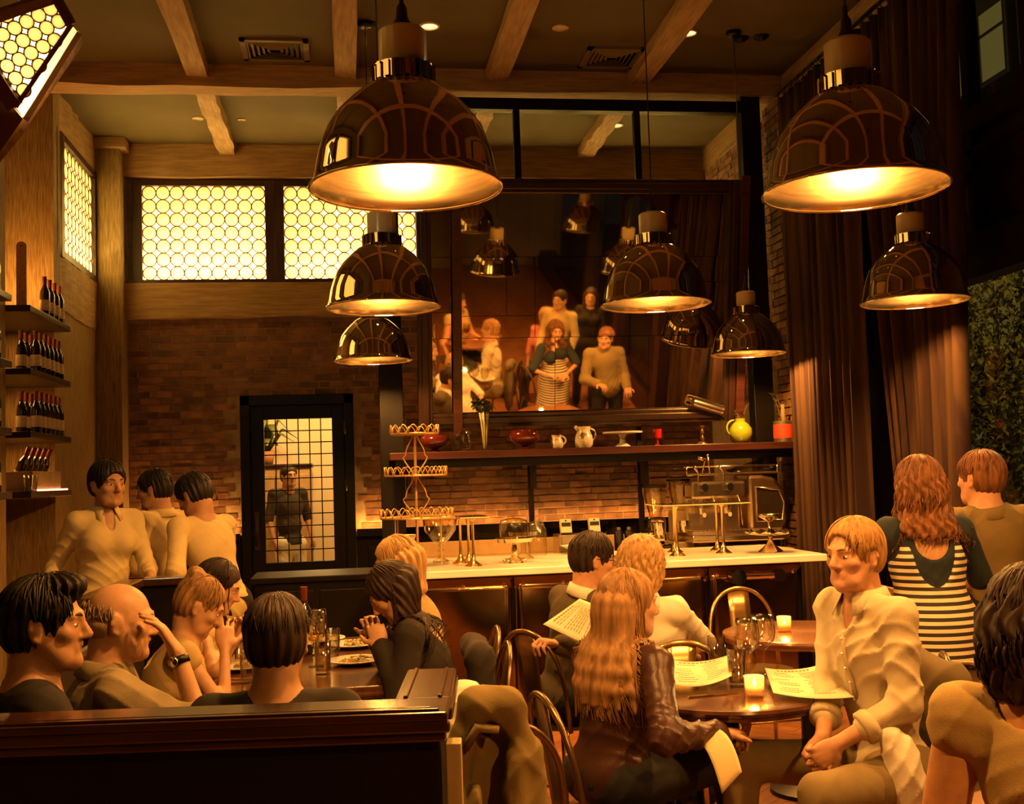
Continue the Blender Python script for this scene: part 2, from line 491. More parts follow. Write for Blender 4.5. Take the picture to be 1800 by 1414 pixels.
# ---- left side: wall under the high window, window, piers, corner column
wall_left = struct('wall_left', MB().bb(-2.9, -2.66, -5, 9.3, 0, CZ).bb(LX-.4, LX, 9.3, YB, 0, 3.06), GRASS)
def left_window():
    wn_i[0] += 1
    y0, y1, z0, z1 = 9.52, 10.66, 3.55, 4.47
    w = struct('window_%d' % wn_i[0], MB().bb(-.03, .04, -.09, 0, -.06, z1-z0+.06).bb(-.03, .04, y1-y0, y1-y0+.07, -.06, z1-z0+.06).bb(-.03, .04, 0, y1-y0, -.06, 0).bb(-.03, .04, 0, y1-y0, z1-z0, z1-z0+.06).bb(-.03, .04, -.25, -.22, -.06, z1-z0+.06), DW, bevel=.004)
    w.location = (LX-.02, y0, z0)
    M = rotz(math.pi/2)
    leaded(w, y1-y0, z1-z0, M, Vector((0, 0, 0)), RR, True).build('lead_came', CAME, w)
    MB().bb(-.012, -.008, -.22, y1-y0, 0, z1-z0).build('infill_pane', STARG, w)
    Hh = z1-z0; W = y1-y0
    MB().bb(-.36, -.34, -.24, W+.02, -.05, Hh+.05).bb(-.34, -.06, -.24, -.22, -.05, Hh+.05).bb(-.34, -.06, W, W+.02, -.05, Hh+.05).bb(-.34, -.06, -.22, W, Hh, Hh+.02).bb(-.34, -.06, -.22, W, -.05, -.03).build('light_box', BOXW, w)
    area('tube_lamp', (-.17, W/2-.1, -.01), (math.pi, 0, math.pi/2), W*1.1, .16, 140, (1, .77, .38), w)
left_window()
def side_light(y0, y1):
    """further clerestory windows of the left wall, towards the viewer"""
    wn_i[0] += 1
    z0, Hh, W = 3.55, .92, y1-y0
    w = struct('window_%d' % wn_i[0], MB().bb(-.03, .04, -.06, 0, -.06, Hh+.06).bb(-.03, .04, W, W+.06, -.06, Hh+.06).bb(-.03, .04, 0, W, -.06, 0).bb(-.03, .04, 0, W, Hh, Hh+.06), DW)
    w.location = (-2.62, y0, z0)
    MB().bb(-.004, .0, 0, W, 0, Hh).build('pane', ROUND, w)
    area('tube_lamp', (-.02, W/2, Hh/2), (0, -math.pi/2, 0), Hh*.9, W*.95, 7, (1, .52, .13), w)
for a_, b_ in ((6.45, 7.45), (4.3, 5.7), (2.4, 3.9), (.4, 2.0)): side_light(a_, b_)
trim(MB().bb(-2.35, -2.07, 10.7, YB+.05, 0, 4.76), GRASS)                     # corner column
trim(MB().bb(-2.38, -2.01, 10.64, YB, 4.76, CZ), WOODX, bevel=.01)            # its capital
trim(MB().bb(-2.9, -2.28, 9.16, 9.36, 0, CZ), GRASS)                          # pier behind the wine shelves
trim(MB().bb(-2.9, -2.31, 7.62, 8.0, 0, CZ), GRASS)                           # pier in front of them
trim(MB().bb(-2.9, -2.31, 5.9, 6.28, 0, CZ), GRASS)
# ---- right side: brick return behind the bar, brick pier, window wall
wr = struct('wall_right', MB().bb(RX+.02, RX+.3, 8.95, YB, 0, CZ), MORTAR)
pier_r = trim(MB().bb(3.56, 4.0, 8.36, 8.95, 0, 4.66), MORTAR)
rb = MB()
for c in brick_cells(8.95, YB, 2.2, 4.62, seed=5):
    rb.box((RX+.02-rng.uniform(-.002, .006)+.01, (c[0]+c[1])/2, (c[2]+c[3])/2), (.04, c[1]-c[0]-.012, c[3]-c[2]-.012))
rb2_ = MB()
for c in brick_cells(3.57, 3.99, 0.3, 4.62, seed=6):
    rb2_.box(((c[0]+c[1])/2, 8.36+rng.uniform(-.004, .004), (c[2]+c[3])/2), (c[1]-c[0]-.012, .04, c[3]-c[2]-.012))
for c in brick_cells(8.37, 8.94, 0.3, 4.62, seed=8):
    rb2_.box((3.56+rng.uniform(-.004, .004), (c[0]+c[1])/2, (c[2]+c[3])/2), (.04, c[1]-c[0]-.012, c[3]-c[2]-.012))
tag(rb.build('brick_field', BRICKI, wr), kind='stuff')
tag(rb2_.build('brick_field', BRICKI, pier_r), kind='stuff')
struct('wall_front', MB().bb(-2.9, 4.2, -5.2, -5, 0, CZ), mat('plain_wall', (.22, .14, .06), .8))
WX = 3.84
wf = MB()
wf.bb(WX-.05, WX+.25, -5, 8.36, 0, .35)                     # sill wall
wf.bb(WX-.06, WX+.10, -5, 8.36, 2.70, 2.98)                 # header
wf.bb(WX-.04, WX+.05, -5, 8.36, 3.30, 3.36).bb(WX-.04, WX+.05, -5, 8.36, 3.46, 3.50)
wf.bb(WX-.05, WX+.08, -5, 8.36, 3.60, 3.74).bb(WX-.05, WX+.2, -5, 8.36, 4.42, 4.7)
for y in (8.3, 7.60, 4.0, 1.9, -.2): wf.bb(WX-.12, WX+.08, y-.11, y+.11, .35, 4.7)
y = 6.9
while y > -4:
    wf.bb(WX-.04, WX+.05, y-.035, y+.035, 2.98, 4.45); y -= .62
wn_i[0] += 1
w5 = struct('window_%d' % wn_i[0], wf, mat('window_wall_frame', (.022, .007, .006), .4), bevel=.004)
edges = [8.3, 7.60, 4.0, 1.9, -.2, -4]
for a, b in zip(edges, edges[1:]):
    MB().bb(WX, WX+.006, b+.11, a-.11, .35, 2.70).build('pane', GLASS2, w5)
    MB().bb(WX, WX+.006, b+.11, a-.11, 3.74, 4.42).build('pane', GLASS2, w5)
    MB().bb(WX, WX+.03, b+.11, a-.11, 2.98, 3.60).build('spandrel', mat('maroon_spandrel', (.05, .010, .008), .35), w5)  # mid panes made opaque and dark, hiding leaves and reflections
# ---- door in the back wall: casing, leaf with glazing bars
wn = MB()
wn.bb(DX0, DX0+.09, YB-.10, YB+.05, 0, DZ).bb(DX1-.09, DX1, YB-.10, YB+.05, 0, DZ).bb(DX0, DX1, YB-.10, YB+.05, DZ-.10, DZ)
trim(wn, BLACKW, bevel=.006)
dg = (-.813, -.168, .83, 2.20)
d = MB()
d.bb(DX0+.09, dg[0], YB-.04, YB+.02, .01, DZ-.1).bb(dg[1], DX1-.09, YB-.04, YB+.02, .01, DZ-.1)
d.bb(dg[0], dg[1], YB-.04, YB+.02, .01, dg[2]).bb(dg[0], dg[1], YB-.04, YB+.02, dg[3], DZ-.1)
d.bb(dg[0]+.05, dg[1]-.05, YB-.055, YB-.03, .2, dg[2]-.12)
door = struct('door_1', d, BLACKW, bevel=.005)
MB().bb(dg[0], dg[1], YB-.012, YB-.006, dg[2], dg[3]).build('pane', thin_glass('door_glass', (.95, .9, .8), .7), door)
for i in range(1, 6):
    x = dg[0]+(dg[1]-dg[0])*i/6
    MB().bb(x-.005, x+.005, YB-.022, YB, dg[2], dg[3]).build('glazing_bar', BLACKW, door)
for i in range(1, 12):
    z = dg[2]+(dg[3]-dg[2])*i/12
    MB().bb(dg[0], dg[1], YB-.022, YB, z-.005, z+.005).build('glazing_bar', BLACKW, door)
MB().bb(DX0+.115, DX0+.165, YB-.075, YB-.04, .95, 1.32).build('push_plate', DARK, door, bevel=.004)
MB().cyl((DX0+.14, YB-.10, 1.0), (DX0+.14, YB-.10, 1.27), .012).cyl((DX0+.14, YB-.10, 1.03), (DX0+.14, YB-.05, 1.03), .008).cyl((DX0+.14, YB-.10, 1.24), (DX0+.14, YB-.05, 1.24), .008).build('handle', DARK, door, True)
for z in (.5, 1.55, 2.1):
    MB().cyl((DX1-.085, YB-.115, z-.06), (DX1-.085, YB-.115, z+.06), .012).build('hinge', mat('hinge_steel', (.08, .06, .05), .4, 1.0), door, True)
# room behind the door: lit wall, cabinet, plant, brass bits
BRW = mat('back_room_wall', (.75, .60, .38), .8)
for nm_, b_ in (('wall_room_end', (-2.2, 1.2, 13.6, 13.7, 0, 3)), ('wall_room_left', (-2.2, -2.1, YB+.3, 13.6, 0, 3)), ('wall_room_right', (1.1, 1.2, YB+.3, 13.6, 0, 3)), ('ceiling_room', (-2.2, 1.2, YB+.3, 13.7, 3, 3.1)), ('floor_room', (-2.2, 1.2, YB+.3, 13.7, -.1, 0))): struct(nm_, MB().bb(*b_), BRW)
point('back_room_lamp', (-.3, 12.2, 2.75), 150, (1, .66, .28), .15)
t = thing('wooden_cabinet', 'tan wooden cabinet seen through the glazed door', 'cabinet', (-.85, 13.2, 0))
MB().bb(-.4, .4, -.25, .25, 0, 1.75).build('body', mat('tan_wood', (.45, .28, .12), .6, var=.3), t, bevel=.01)
for s in (-1, 1): 
    dd = MB().bb(s*.2-.19, s*.2+.19, -.27, -.25, .1, 1.68).build('door', mat('tan_wood'), t, bevel=.006)
    MB().ball((s*.04, -.285, .95), .015).build('knob', BRASS, dd, True)
MB().bb(-.42, .42, -.27, .27, 1.75, 1.80).build('cornice', DARK, t, bevel=.008)
pp_ = thing('potted_plant', 'leafy potted plant seen through the top of the glazed door', 'plant', (-.55, 13.2, 1.803))
pp_.location = (-.95, 13.12, 1.8005)
MB().lathe([(.0005, 0), (.07, 0), (.10, .15), (.09, .15), (.06, .02), (.0005, .02)], 20, cap=False).build('pot', mat('terracotta', (.35, .15, .06), .7), pp_, True)
for k in range(16):
    a = k*2.4; R_ = .16+.08*(k % 3); z1 = .25+.02*k
    d_ = Vector((math.cos(a), math.sin(a), 0)); w_ = Vector((-math.sin(a), math.cos(a), 0))
    MB().sheet([[Vector((0, 0, .1))-w_*.006, Vector((0, 0, .1))+w_*.006], [d_*R_*.6+Vector((0, 0, z1))-w_*.05, d_*R_*.6+Vector((0, 0, z1))+w_*.05], [d_*R_*1.2+Vector((0, 0, z1*.7))-w_*.01, d_*R_*1.2+Vector((0, 0, z1*.7))+w_*.01]], .002).build('leaf', mat('plant_leaf', (.10, .13, .03), .5, var=.3), pp_, True)
# ---- the steel and glass partition above the bar
pt = thing('bar_partition', 'black steel frame with glass panes standing behind the bar', 'partition', (0, YP, 0))
MB().bb(.235, .42, -.07, .07, 0, 4.66).build('post', BLACK, pt, bevel=.005)
MB().bb(3.29, 3.455, -.07, .07, 0, 4.68).build('post', BLACK, pt, bevel=.005)
MB().bb(.42, 3.29, -.05, .05, 4.55, 4.645).build('header', BLACK, pt, bevel=.004)
MB().bb(.42, 3.29, -.03, .03, 3.76, 3.85).build('transom', BLACK, pt, bevel=.004)
for x in (1.40, 2.405, ):
    MB().bb(x-.026, x+.026, -.03, .03, 3.85, 4.55).build('glazing_bar', BLACK, pt)
for a, b in ((.42, 1.374), (1.426, 2.379), (2.431, 3.29)):
    MB().bb(a, b, -.003, .003, 3.85, 4.55).build('pane', GLASS2, pt)
MB().bb(1.40, 1.44, -.02, .02, 1.0, 1.66).build('glazing_bar', BLACK, pt)
MB().bb(2.30, 2.34, -.02, .02, 1.0, 1.95).build('glazing_bar', BLACK, pt)
for a, b in ((.42, 1.40), (1.44, 2.30), (2.34, 3.29)):
    MB().bb(a, b, -.003, .003, 1.0, 1.64).build('pane', GLASS2, pt)
# ---- tilted mirror in a dark frame hung on the partition
TL = math.radians(12)
mr = thing('wall_mirror', 'large antique mirror of several panes tilted forward in a dark frame', 'mirror', (0, 8.66, 1.98))
Mt = rotx(TL)
def mp(x, y, z): return Mt @ Vector((x, y, z))
MH = 1.90
def mbox(x0, x1, y0, y1, z0, z1, mb=None):
    mb = mb or MB()
    return mb.box(mp((x0+x1)/2, (y0+y1)/2, (z0+z1)/2), (x1-x0, y1-y0, z1-z0), Mt)
mbox(.53, 3.08, .0, .03, 0, MH).build('backing', BLACK, mr)
for a in (((.53, .64), (0, MH)), ((2.97, 3.08), (0, MH)), ((.64, 2.97), (0, .11)), ((.64, 2.97), (MH-.11, MH))):
    (x0, x1), (z0, z1) = a
    m_ = mbox(x0, x1, -.05, .0, z0, z1)
    # stepped moulding
    m_ = mbox(x0+(.03 if x1-x0 < .2 else 0), x1-(.03 if x1-x0 < .2 else 0), -.07, -.05, z0+(.03 if z1-z0 < .2 else 0), z1-(.03 if z1-z0 < .2 else 0), m_)
    m_.build('frame_rail', DARK, mr, bevel=.006)
def mirror_pane(x0, x1, z0, z1):
    g = .004
    c = mp((x0+x1)/2, -.006, (z0+z1)/2)
    r1, r2 = rng.uniform(-.003, .003), rng.uniform(-.003, .003)
    MB().box(c, (x1-x0-g, .01, z1-z0-g), Mt @ rotx(r1) @ rotz(r2)).build('mirror_pane', MIRROR, mr)
XL, XR, Z0, Z1 = .64, 2.97, .11, MH-.11
zl = [Z0, Z0+.58, Z0+.75, Z0+1.20, Z1]
for x0, x1, z0, z1 in ((XL, .83, Z0, zl[1]), (.83, 1.60, Z0, zl[1]), (1.60, 2.35, Z0, zl[1]), (2.35, XR, Z0, zl[1]),
                       (XL, .83, zl[1], zl[2]+.03), (.83, 1.44, zl[1], zl[2]), (1.44, 2.19, zl[1], zl[3]), (2.19, 2.50, zl[1], zl[3]), (2.50, XR, zl[1], zl[3]-.2),
                       (.83, 1.22, zl[2], zl[3]), (1.22, 1.44, zl[2], zl[3]), (XL, .83, zl[2]+.03, zl[3]), (2.50, XR, zl[3]-.2, zl[3]),
                       (XL, .83, zl[3], Z1), (.83, 2.35, zl[3], Z1), (2.35, XR, zl[3], Z1)):
    mirror_pane(x0, x1, z0, z1)
for x in (.83, 3.09):
    mbox(x-.035, x+.035, -.085, -.068, -.06, MH+.03).build('strap', REDWOOD, mr, bevel=.003)
# ================================================================== pendant lamps
BULB = emitter('bulb_glow', (1, .70, .30), 30)
CABLE = mat('cable_black', (.02, .012, .01), .6)
def make_lamp():
    t = thing('pendant_lamp', '', 'lamp', (0, 0, 0), 0, 'chrome pendant lamps in rows')
    o = [(.275, 0), (.270, .006), (.262, .03), (.252, .085), (.240, .125), (.224, .17), (.193, .215), (.158, .251), (.121, .284), (.092, .302)]
    i_ = [(r-.004, z+.001) for r, z in o[1:]]
    MB().lathe(o+[(.088, .302)], 64, cap=False).build('shade', CHROME, t, 40)
    MB().lathe([(.274, 0)]+i_+[(.05, .300)], 64, cap=False).build('reflector', REFL, t, 40)
    MB().tube([(math.cos(a)*.274, math.sin(a)*.274, 0) for a in [2*math.pi*k/64 for k in range(64)]], .0045, 6, closed=True).build('rim', CHROME, t, True)
    c = MB().lathe([(.0005, .300), (.088, .300), (.088, .352), (.0005, .352)], 40)
    c = c.build('collar', CHROME, t, 30)
    sl = MB()
    for k in range(20):
        a = 2*math.pi*k/20
        sl.box((math.cos(a)*.091, math.sin(a)*.091, .326), (.010, .012, .046), rotz(a))
    sl.build('collar_slots', CHROME, c)
    MB().lathe([(.0005, .352), (.068, .352), (.070, .36), (.070, .455), (.062, .463), (.0005, .463)], 40).build('housing', CREAM, t, 35)
    MB().lathe([(.0005, .46), (.026, .462), (.028, .48), (.018, .50), (.016, .53), (.007, .545), (.007, .575), (.0005, .576)], 20).build('cable_grip', DARK, t, True)
    MB().lathe([(.0005, .115), (.025, .118), (.042, .14), (.046, .17), (.04, .20), (.028, .22), (.026, .28), (.0005, .285)], 24).build('bulb', BULB, t, True)
    MB().cyl((0, 0, .57), (0, 0, CZ-2.44), .0035, n=6).build('cable', CABLE, t)
    MB().lathe([(.0005, CZ-2.46), (.05, CZ-2.46), (.06, CZ-2.44), (.0005, CZ-2.44)], 20).build('ceiling_rose', BLACK, t, True)
    point('bulb_light', (0, 0, .095), LAMPW, WARM2, .045, t)
    return t
LAMPW = 155
LX_, LY_, LZ = (.177, 1.535, 2.92), (3.16, 5.40, 7.86), 2.425
lamp0 = make_lamp()
lamp_labels = {(0, 0): 'largest chrome dome pendant lamp, nearest on the left, hanging over the booth', (1, 0): 'large chrome dome pendant lamp hanging before the dark curtains at upper right',
               (0, 1): 'chrome dome pendant lamp directly below the largest one, before the lit windows', (1, 1): 'chrome dome pendant lamp hanging in front of the tilted mirror',
               (2, 1): 'chrome dome pendant lamp hanging before the curtains beside the tree view', (0, 2): 'small far chrome dome pendant lamp before the brick wall, lowest of its column',
               (2, 2): 'small far chrome dome pendant lamp beside the right black post of the bar', (2, 0): 'chrome dome pendant lamp just outside the view on the right', (1, -1): 'chrome dome pendant lamp hanging behind the viewer'}  # the one behind the viewer is added to light the right-edge woman
first = True
for (i, j), lb in lamp_labels.items():
    o = lamp0 if first else copy_tree(lamp0)
    first = False
    o.location = (LX_[i], LY_[j] if j >= 0 else .9, LZ)
    o['label'] = lb
    o.rotation_euler.z = rng.uniform(0, 6)
# ================================================================== ceiling fittings
def vent(loc, sx, sy, label):
    t = thing('ceiling_vent', label, 'vent', loc)
    fr = MB()
    for a, b, c, d in ((-sx/2, sx/2, -sy/2, -sy/2+.04), (-sx/2, sx/2, sy/2-.04, sy/2), (-sx/2, -sx/2+.04, -sy/2, sy/2), (sx/2-.04, sx/2, -sy/2, sy/2)): fr.bb(a, b, c, d, -.02, 0)
    fr.build('frame', mat('vent_paint', (.16, .11, .045), .6), t)
    MB().bb(-sx/2+.03, sx/2-.03, -sy/2+.03, sy/2-.03, -.004, 0).build('backing', BLACK, t)
    for q in range(5):
        k = 1-q*.19; a, b = (sx/2-.05)*k, (sy/2-.05)*k
        ring = MB()
        for s in (-1, 1):
            ring.box((0, s*b, -.014), (2*a, .022, .003), rotx(s*.6)); ring.box((s*a, 0, -.014), (.022, 2*b, .003), roty(-s*.6))
        ring.build('slat', mat('vent_paint'), t)
p = atZ(484, 86, CZ); vent((p.x, p.y, CZ), .50, .42, 'square louvred ceiling vent between the left beams')
p = atZ(1074, 100, CZ); vent((p.x, p.y, CZ), .46, .42, 'square louvred ceiling vent left of the right beam, in shade')
def downlight(px, py, r, lit, label, W=0):
    p = atZ(px, py, CZ)
    t = thing('downlight', label, 'light', (p.x, p.y, CZ), 0, 'recessed ceiling lights')
    MB().lathe([(r, 0), (r, -.008), (r*.82, -.012), (r*.78, 0)], 28).build('trim_ring', CREAM if lit != 2 else BLACK, t, 30)
    MB().lathe([(.0005, -.003), (r*.8, -.003), (r*.8, 0), (.0005, 0)], 24).build('lens', emitter('downlight_glow', (1, .62, .25), 2.2) if lit == 1 else (CREAM if lit == 0 else BLACK), t)
    if W: point('spot_light', (0, 0, -.03), W, WARM2, .05, t, spot=1.9)
    return t
downlight(755, 45, .075, 1, 'lit round ceiling downlight right of the nearest big lamp', 26)
downlight(1210, 57, .07, 1, 'lit round ceiling downlight beside the right beam', 26)
downlight(1083, 220, .07, 1, 'lit round ceiling downlight behind the black frame', 22)
downlight(348, 208, .05, 0, 'unlit cream downlight left of the rear left beam')
downlight(425, 210, .035, 0, 'tiny cream sensor disc right of the rear left beam')
downlight(985, 48, .06, 0, 'unlit cream downlight between the two right beams')
for (x, y, lb) in ((648, 42, 'black spotlight in the ceiling left of the nearest lamp'), (1303, 67, 'black spotlight in the ceiling, left of the pair'), (1338, 64, 'black spotlight in the ceiling, right of the pair')):
    t = downlight(x, y, .06, 2, lb)
    aim = Vector({648: (-.2, 5.2, .8), 1303: (1.5, 4.0, .8), 1338: (1.9, 3.7, .9)}[x])-Vector(t.location)
    point('spot_beam', (0, 0, -.05), 420, WARM2, .04, t, spot=.62, rot=aim.to_track_quat('-Z', 'Y').to_euler())
    MB().lathe([(.0005, -.03), (.03, -.03), (.042, -.01), (.042, 0), (.0005, 0)], 20, M=rotx(.3)).build('eyeball', CHROME if x < 700 else BLACK, t, 40)
for i, (bx, by) in enumerate(((.9, 7.0), (2.2, 7.0))):  # two unseen spotlights added to brighten the marble worktop
    t = thing('track_spot', ['black ceiling spotlight aimed at the left half of the bar', 'black ceiling spotlight aimed at the right half of the bar'][i], 'light', (bx, 6.0, CZ), 0, 'spotlights over the bar')
    MB().lathe([(.0005, -.14), (.035, -.14), (.04, -.03), (.03, -.02), (.012, 0), (.0005, 0)], 20).build('can', BLACK, t, 40)
    MB().lathe([(.0005, -.142), (.03, -.142), (.03, -.139), (.0005, -.139)], 18).build('lens', emitter('downlight_glow', (1, .62, .25), 2.2), t)
    aim = Vector((bx, by+.3, 1.03))-Vector((bx, 6.0, CZ-.15))
    point('spot_beam', (0, 0, -.15), 900, WARM2, .03, t, spot=.75, rot=aim.to_track_quat('-Z', 'Y').to_euler())
# ================================================================== hanging leaded lantern, upper left
def lantern():
    D0 = 3.3
    org = atD(60, 110, D0)
    n = Vector(CAM)-org; n.normalize()
    ex = (atD(60+54, 110-29, D0)-org); ex = (ex-n*ex.dot(n)).normalized()
    ez = ex.cross(n) if False else n.cross(ex); ez.normalize()       # up along the panel
    t = thing('leaded_lantern', 'glowing lantern of round leaded panes in a bronze frame at upper left', 'lamp', org)
    def P(x, y, d=0.0):
        """photo point -> on the lantern face"""
        r_ = Vector(ray(x, y)); s_ = (org-Vector(CAM)).dot(n)/r_.dot(n)
        return Vector(CAM)+r_*s_-n*d-org
    BR = mat('bronze_frame', (.13, .055, .02), .45, .5)
    cs = [P(-64, 48), P(98, -6), P(125, 43), P(27, 188)]
    # glass face cut to the outline
    MB().prism(cs, -n*.004).build('infill_pane', STARG, t)
    u1 = (P(82, 27)-P(28, 56)); u1n = u1.normalized()
    w1 = (P(60, 107)-P(28, 60)); w1 = (w1-u1n*w1.dot(u1n)).normalized()
    rr = (P(82/2.525, 42/2.525)-P(28/2.525, 70/2.525)).length/2
    me = disc_mesh(rr*.95); cm = MB()
    poly = cs
    def inside(p):
        for a, b in zip(poly, poly[1:]+poly[:1]):
            if (b-a).cross(p-a).dot(n) > -rr*.25*(b-a).length: return False
        return True
    base = P(28/2.525, 70/2.525)
    Mo = Matrix((u1n, w1, u1n.cross(w1))).transposed()
    if (Mo @ Vector((0, 0, 1))).dot(n) < 0: Mo = Matrix((u1n, -w1, u1n.cross(-w1))).transposed()
    for i in range(-7, 9):
        for j in range(-6, 9):
            c = base+u1n*(2*rr*i+ (0))+w1*(2*rr*j)
            if not inside(c): continue
            o = link('roundel', me, t, c+n*.006); o.rotation_euler = Mo.to_euler()
            cm.tube([c+n*.004+u1n*math.cos(a)*rr+w1*math.sin(a)*rr for a in [2*math.pi*k/18 for k in range(18)]], .0035, 4, closed=True)
    cm.build('lead_came', CAME, t)
    # bars of the frame
    bars = MB()
    for a, b, w in ((cs[0], cs[1], .020), (cs[1], cs[2], .020), (cs[2], cs[3], .009), (cs[3], cs[0], .03)):
        bars.tube([a+n*.006, b+n*.006], w, 4)
    bars.build('frame', BR, t)
    # the narrow side face turning away, with its own bar and outer frame
    back = -n*.30
    e0, e1 = cs[2], cs[3]
    o0, o1 = P(139, 56), P(43, 212)
    MB().add([e0, o0+back*.25, o1+back*.25, e1], [(0, 1, 2, 3), (3, 2, 1, 0)]).build('side_pane', ROUND, t)
    MB().tube([o0+back*.25, o1+back*.25], .014, 4).build('side_bar', BR, t)
    ou = MB().prism([P(140, 52, .1), P(150, 75, .1), P(35, 245, .1), P(-45, 345, .1), P(-45, 318, .1), P(30, 215, .1)], back*.3)
    ou.build('outer_frame', WOOD, t)
    MB().prism([P(22, 188, .03), P(40, 210, .03), P(-40, 325, .03), P(-60, 250, .03), P(-20, 150, .03)], back*.2).build('lower_panel', mat('bronze_frame'), t)
    # body behind the face and the lamp in it
    bk = [p+back for p in cs]
    MB().add(cs+bk, [(i, (i+1) % 4, 4+(i+1) % 4, 4+i) for i in range(4) if i != 2]+[(4, 5, 6, 7)]).build('housing', BOXW, t)
    q = P(10, 150)-n*.14
    point('lantern_bulb', q, 34, (1, .80, .44), .05, t)
    MB().cyl(P(40, 30)-n*.15, P(40, 30)-n*.15+Vector((0, 0, CZ-(org.z+(P(40, 30)-n*.15).z))), .008).build('hanging_rod', BLACK, t)
lantern()
# ================================================================== the bar
CY0 = 6.92
ZC = 1.03
Y0c = atZ(720, 1006, ZC).y
xl, xr = .30, 2.98
cnt = thing('bar_counter', 'bar counter clad in riveted polished metal panels', 'counter', (0, 0, 0))
CLAD = mat('aged_metal_cladding', (.52, .37, .19), .12, 1.0, base2=(.34, .22, .10), scale=2.5, bump=.06, bscale=2)
MB().bb(xl+.06, xr-.1, CY0+.06, CY0+.62, .12, ZC-.045).build('carcass', DARK, cnt)
MB().bb(xl+.08, xr-.12, CY0+.08, CY0+.6, 0, .12).build('plinth', BLACKW, cnt)
MB().bb(xl+.04, xr-.08, CY0+.025, CY0+.06, .10, .16).build('base_rail', DARK, cnt, bevel=.004)
n = 4
rv_me = MB().lathe([(.016, 0), (.014, .005), (.008, .009), (.0005, .010)], 14, M=rotx(math.pi/2)).mesh('rivet', CHROME, True)
px = xl+.06; dx = (xr-.1-px)/n
for k in range(n):
    g = []
    for i in range(13):
        t_ = i/12; x = px+dx*k+.004+(dx-.008)*t_
        g.append([(x, CY0+.04+.005*math.sin(2*math.pi*(t_+.1*k))*math.sin(math.pi*z_/.8), z_) for z_ in [.16+.08*q for q in range(11)]])
    g = [[(a, b, min(c, ZC-.05)) for a, b, c in row] for row in g]
    pn = MB().sheet(g[::-1], .004).build('metal_panel', CLAD, cnt, True)
    for xx in (.06, dx/2, dx-.06):
        for zz in (.22, ZC-.115):
            o = link('rivet', rv_me, pn, (px+dx*k+xx, CY0+.042, zz)); _reg(o, pn)
hk = MB().cyl((2.42, CY0+.03, .90), (2.42, CY0-.06, .90), .045, .05, 20).cyl((2.42, CY0-.062, .90), (2.42, CY0-.05, .90), .03, .03, 16)
hk.cyl((2.42, CY0-.01, .90), (2.70, CY0-.01, .90), .022).cyl((2.70, CY0+.03, .90), (2.70, CY0-.04, .90), .035, .04, 20)
hk.build('foot_pipe', CHROME, cnt, 40)
top = tag(MB().bb(xl-.02, xr, CY0-.14, CY0+.92, ZC-.045, ZC).build('marble_worktop', MARBLE, None, bevel=.006), 'long white marble worktop lying on the bar counter', 'worktop')
# back counter under the partition
bc = thing('back_counter', 'low back counter with tan top below the glass partition', 'counter', (0, 0, 0))
MB().bb(.45, 3.3, 8.12, 8.72, 0, .94).build('body', DARK, bc)
MB().bb(.42, 3.28, 8.05, 8.74, .94, .98).build('top', mat('tan_stone', (.50, .34, .15), .3, var=.2), bc, bevel=.004)
MB().bb(.45, 3.26, 8.70, 8.735, .98, 1.095).build('backsplash', MATS['tan_stone'], bc, bevel=.004)
for k in range(5): 
    dr = MB().bb(.48+k*.56, .48+k*.56+.53, 8.10, 8.12, .1, .9).build('door', DARK, bc, bevel=.004)
    MB().ball((.52+k*.56+.44, 8.09, .7), .014).build('knob', BRASS, dr, True)
# shelf over the bar
sh = thing('bar_shelf', 'long dark red wooden shelf below the mirror holding crockery', 'shelf', (0, 0, 0))
SZ = atY(1000, 787, 8.45).z
SZ = 1.785
xs0, xs1 = atY(685, 800, 8.4).x, atY(1405, 785, 8.4).x
MB().bb(xs0, xs1, 8.36, 8.72, SZ-.055, SZ).build('board', REDWOOD, sh, bevel=.004)
MB().bb(xs0+.05, xs1-.05, 8.44, 8.70, SZ-.12, SZ-.055).build('apron', BLACK, sh)
for x in (xs0+.15, 1.42, 2.32, xs1-.15): MB().bb(x-.015, x+.015, 8.62, 8.77, SZ-.3, SZ-.055).build('bracket', BLACK, sh)
SHL = lambda px_, yy=8.52: Vector((atY(px_, 787, yy).x, yy, SZ))
RUBY = mat('ruby_lacquer', (.10, .012, .008), .12, coat=.6)
def lathe_thing(name, label, cat, loc, prof, m, group=None, n=28, part='body', smooth=40):
    t = thing(name, label, cat, loc, 0, group)
    b = MB().lathe(prof, n, cap=False).build(part, m, t, smooth)
    return t, b
def shell(prof, th):
    """outer profile bottom->top turned into a hollow vessel"""
    return [(.0005, prof[0][1])]+list(prof)+[(max(r-th, .0005), z+ (th*.4 if k < 2 else 0)) for k, (r, z) in reversed(list(enumerate(prof)))][:-1]+[(.0005, prof[0][1]+th*1.5)]
BOWL = [(.055, 0), (.058, .006), (.03, .02), (.03, .032), (.075, .045), (.112, .075), (.122, .11), (.112, .14), (.098, .152)]
lathe_thing('footed_bowl', 'dark red footed bowl behind the wire tier stand', 'bowl', SHL(765), shell([(r*.95, z*.85) for r, z in BOWL], .006), RUBY, 'dark bowls on the shelf')
lathe_thing('footed_bowl', 'round dark red footed bowl in the middle of the bar shelf', 'bowl', SHL(923), shell(BOWL, .006), RUBY, 'dark bowls on the shelf')
def handle(mb, r0, z0, z1, out, rad, ang=0.0, n=10):
    pts = []
    for k in range(n+1):
        a = math.pi*k/n
        x = r0+out*math.sin(a); z = (z0+z1)/2-(z1-z0)/2*math.cos(a)
        pts.append((x*math.cos(ang), x*math.sin(ang), z))
    return mb.tube(pts, rad, 8)
PAT = mat('patterned_ceramic', (.78, .70, .52), .25, base2=(.16, .09, .05), scale=13, ramp=(.36, .44), coat=.4)
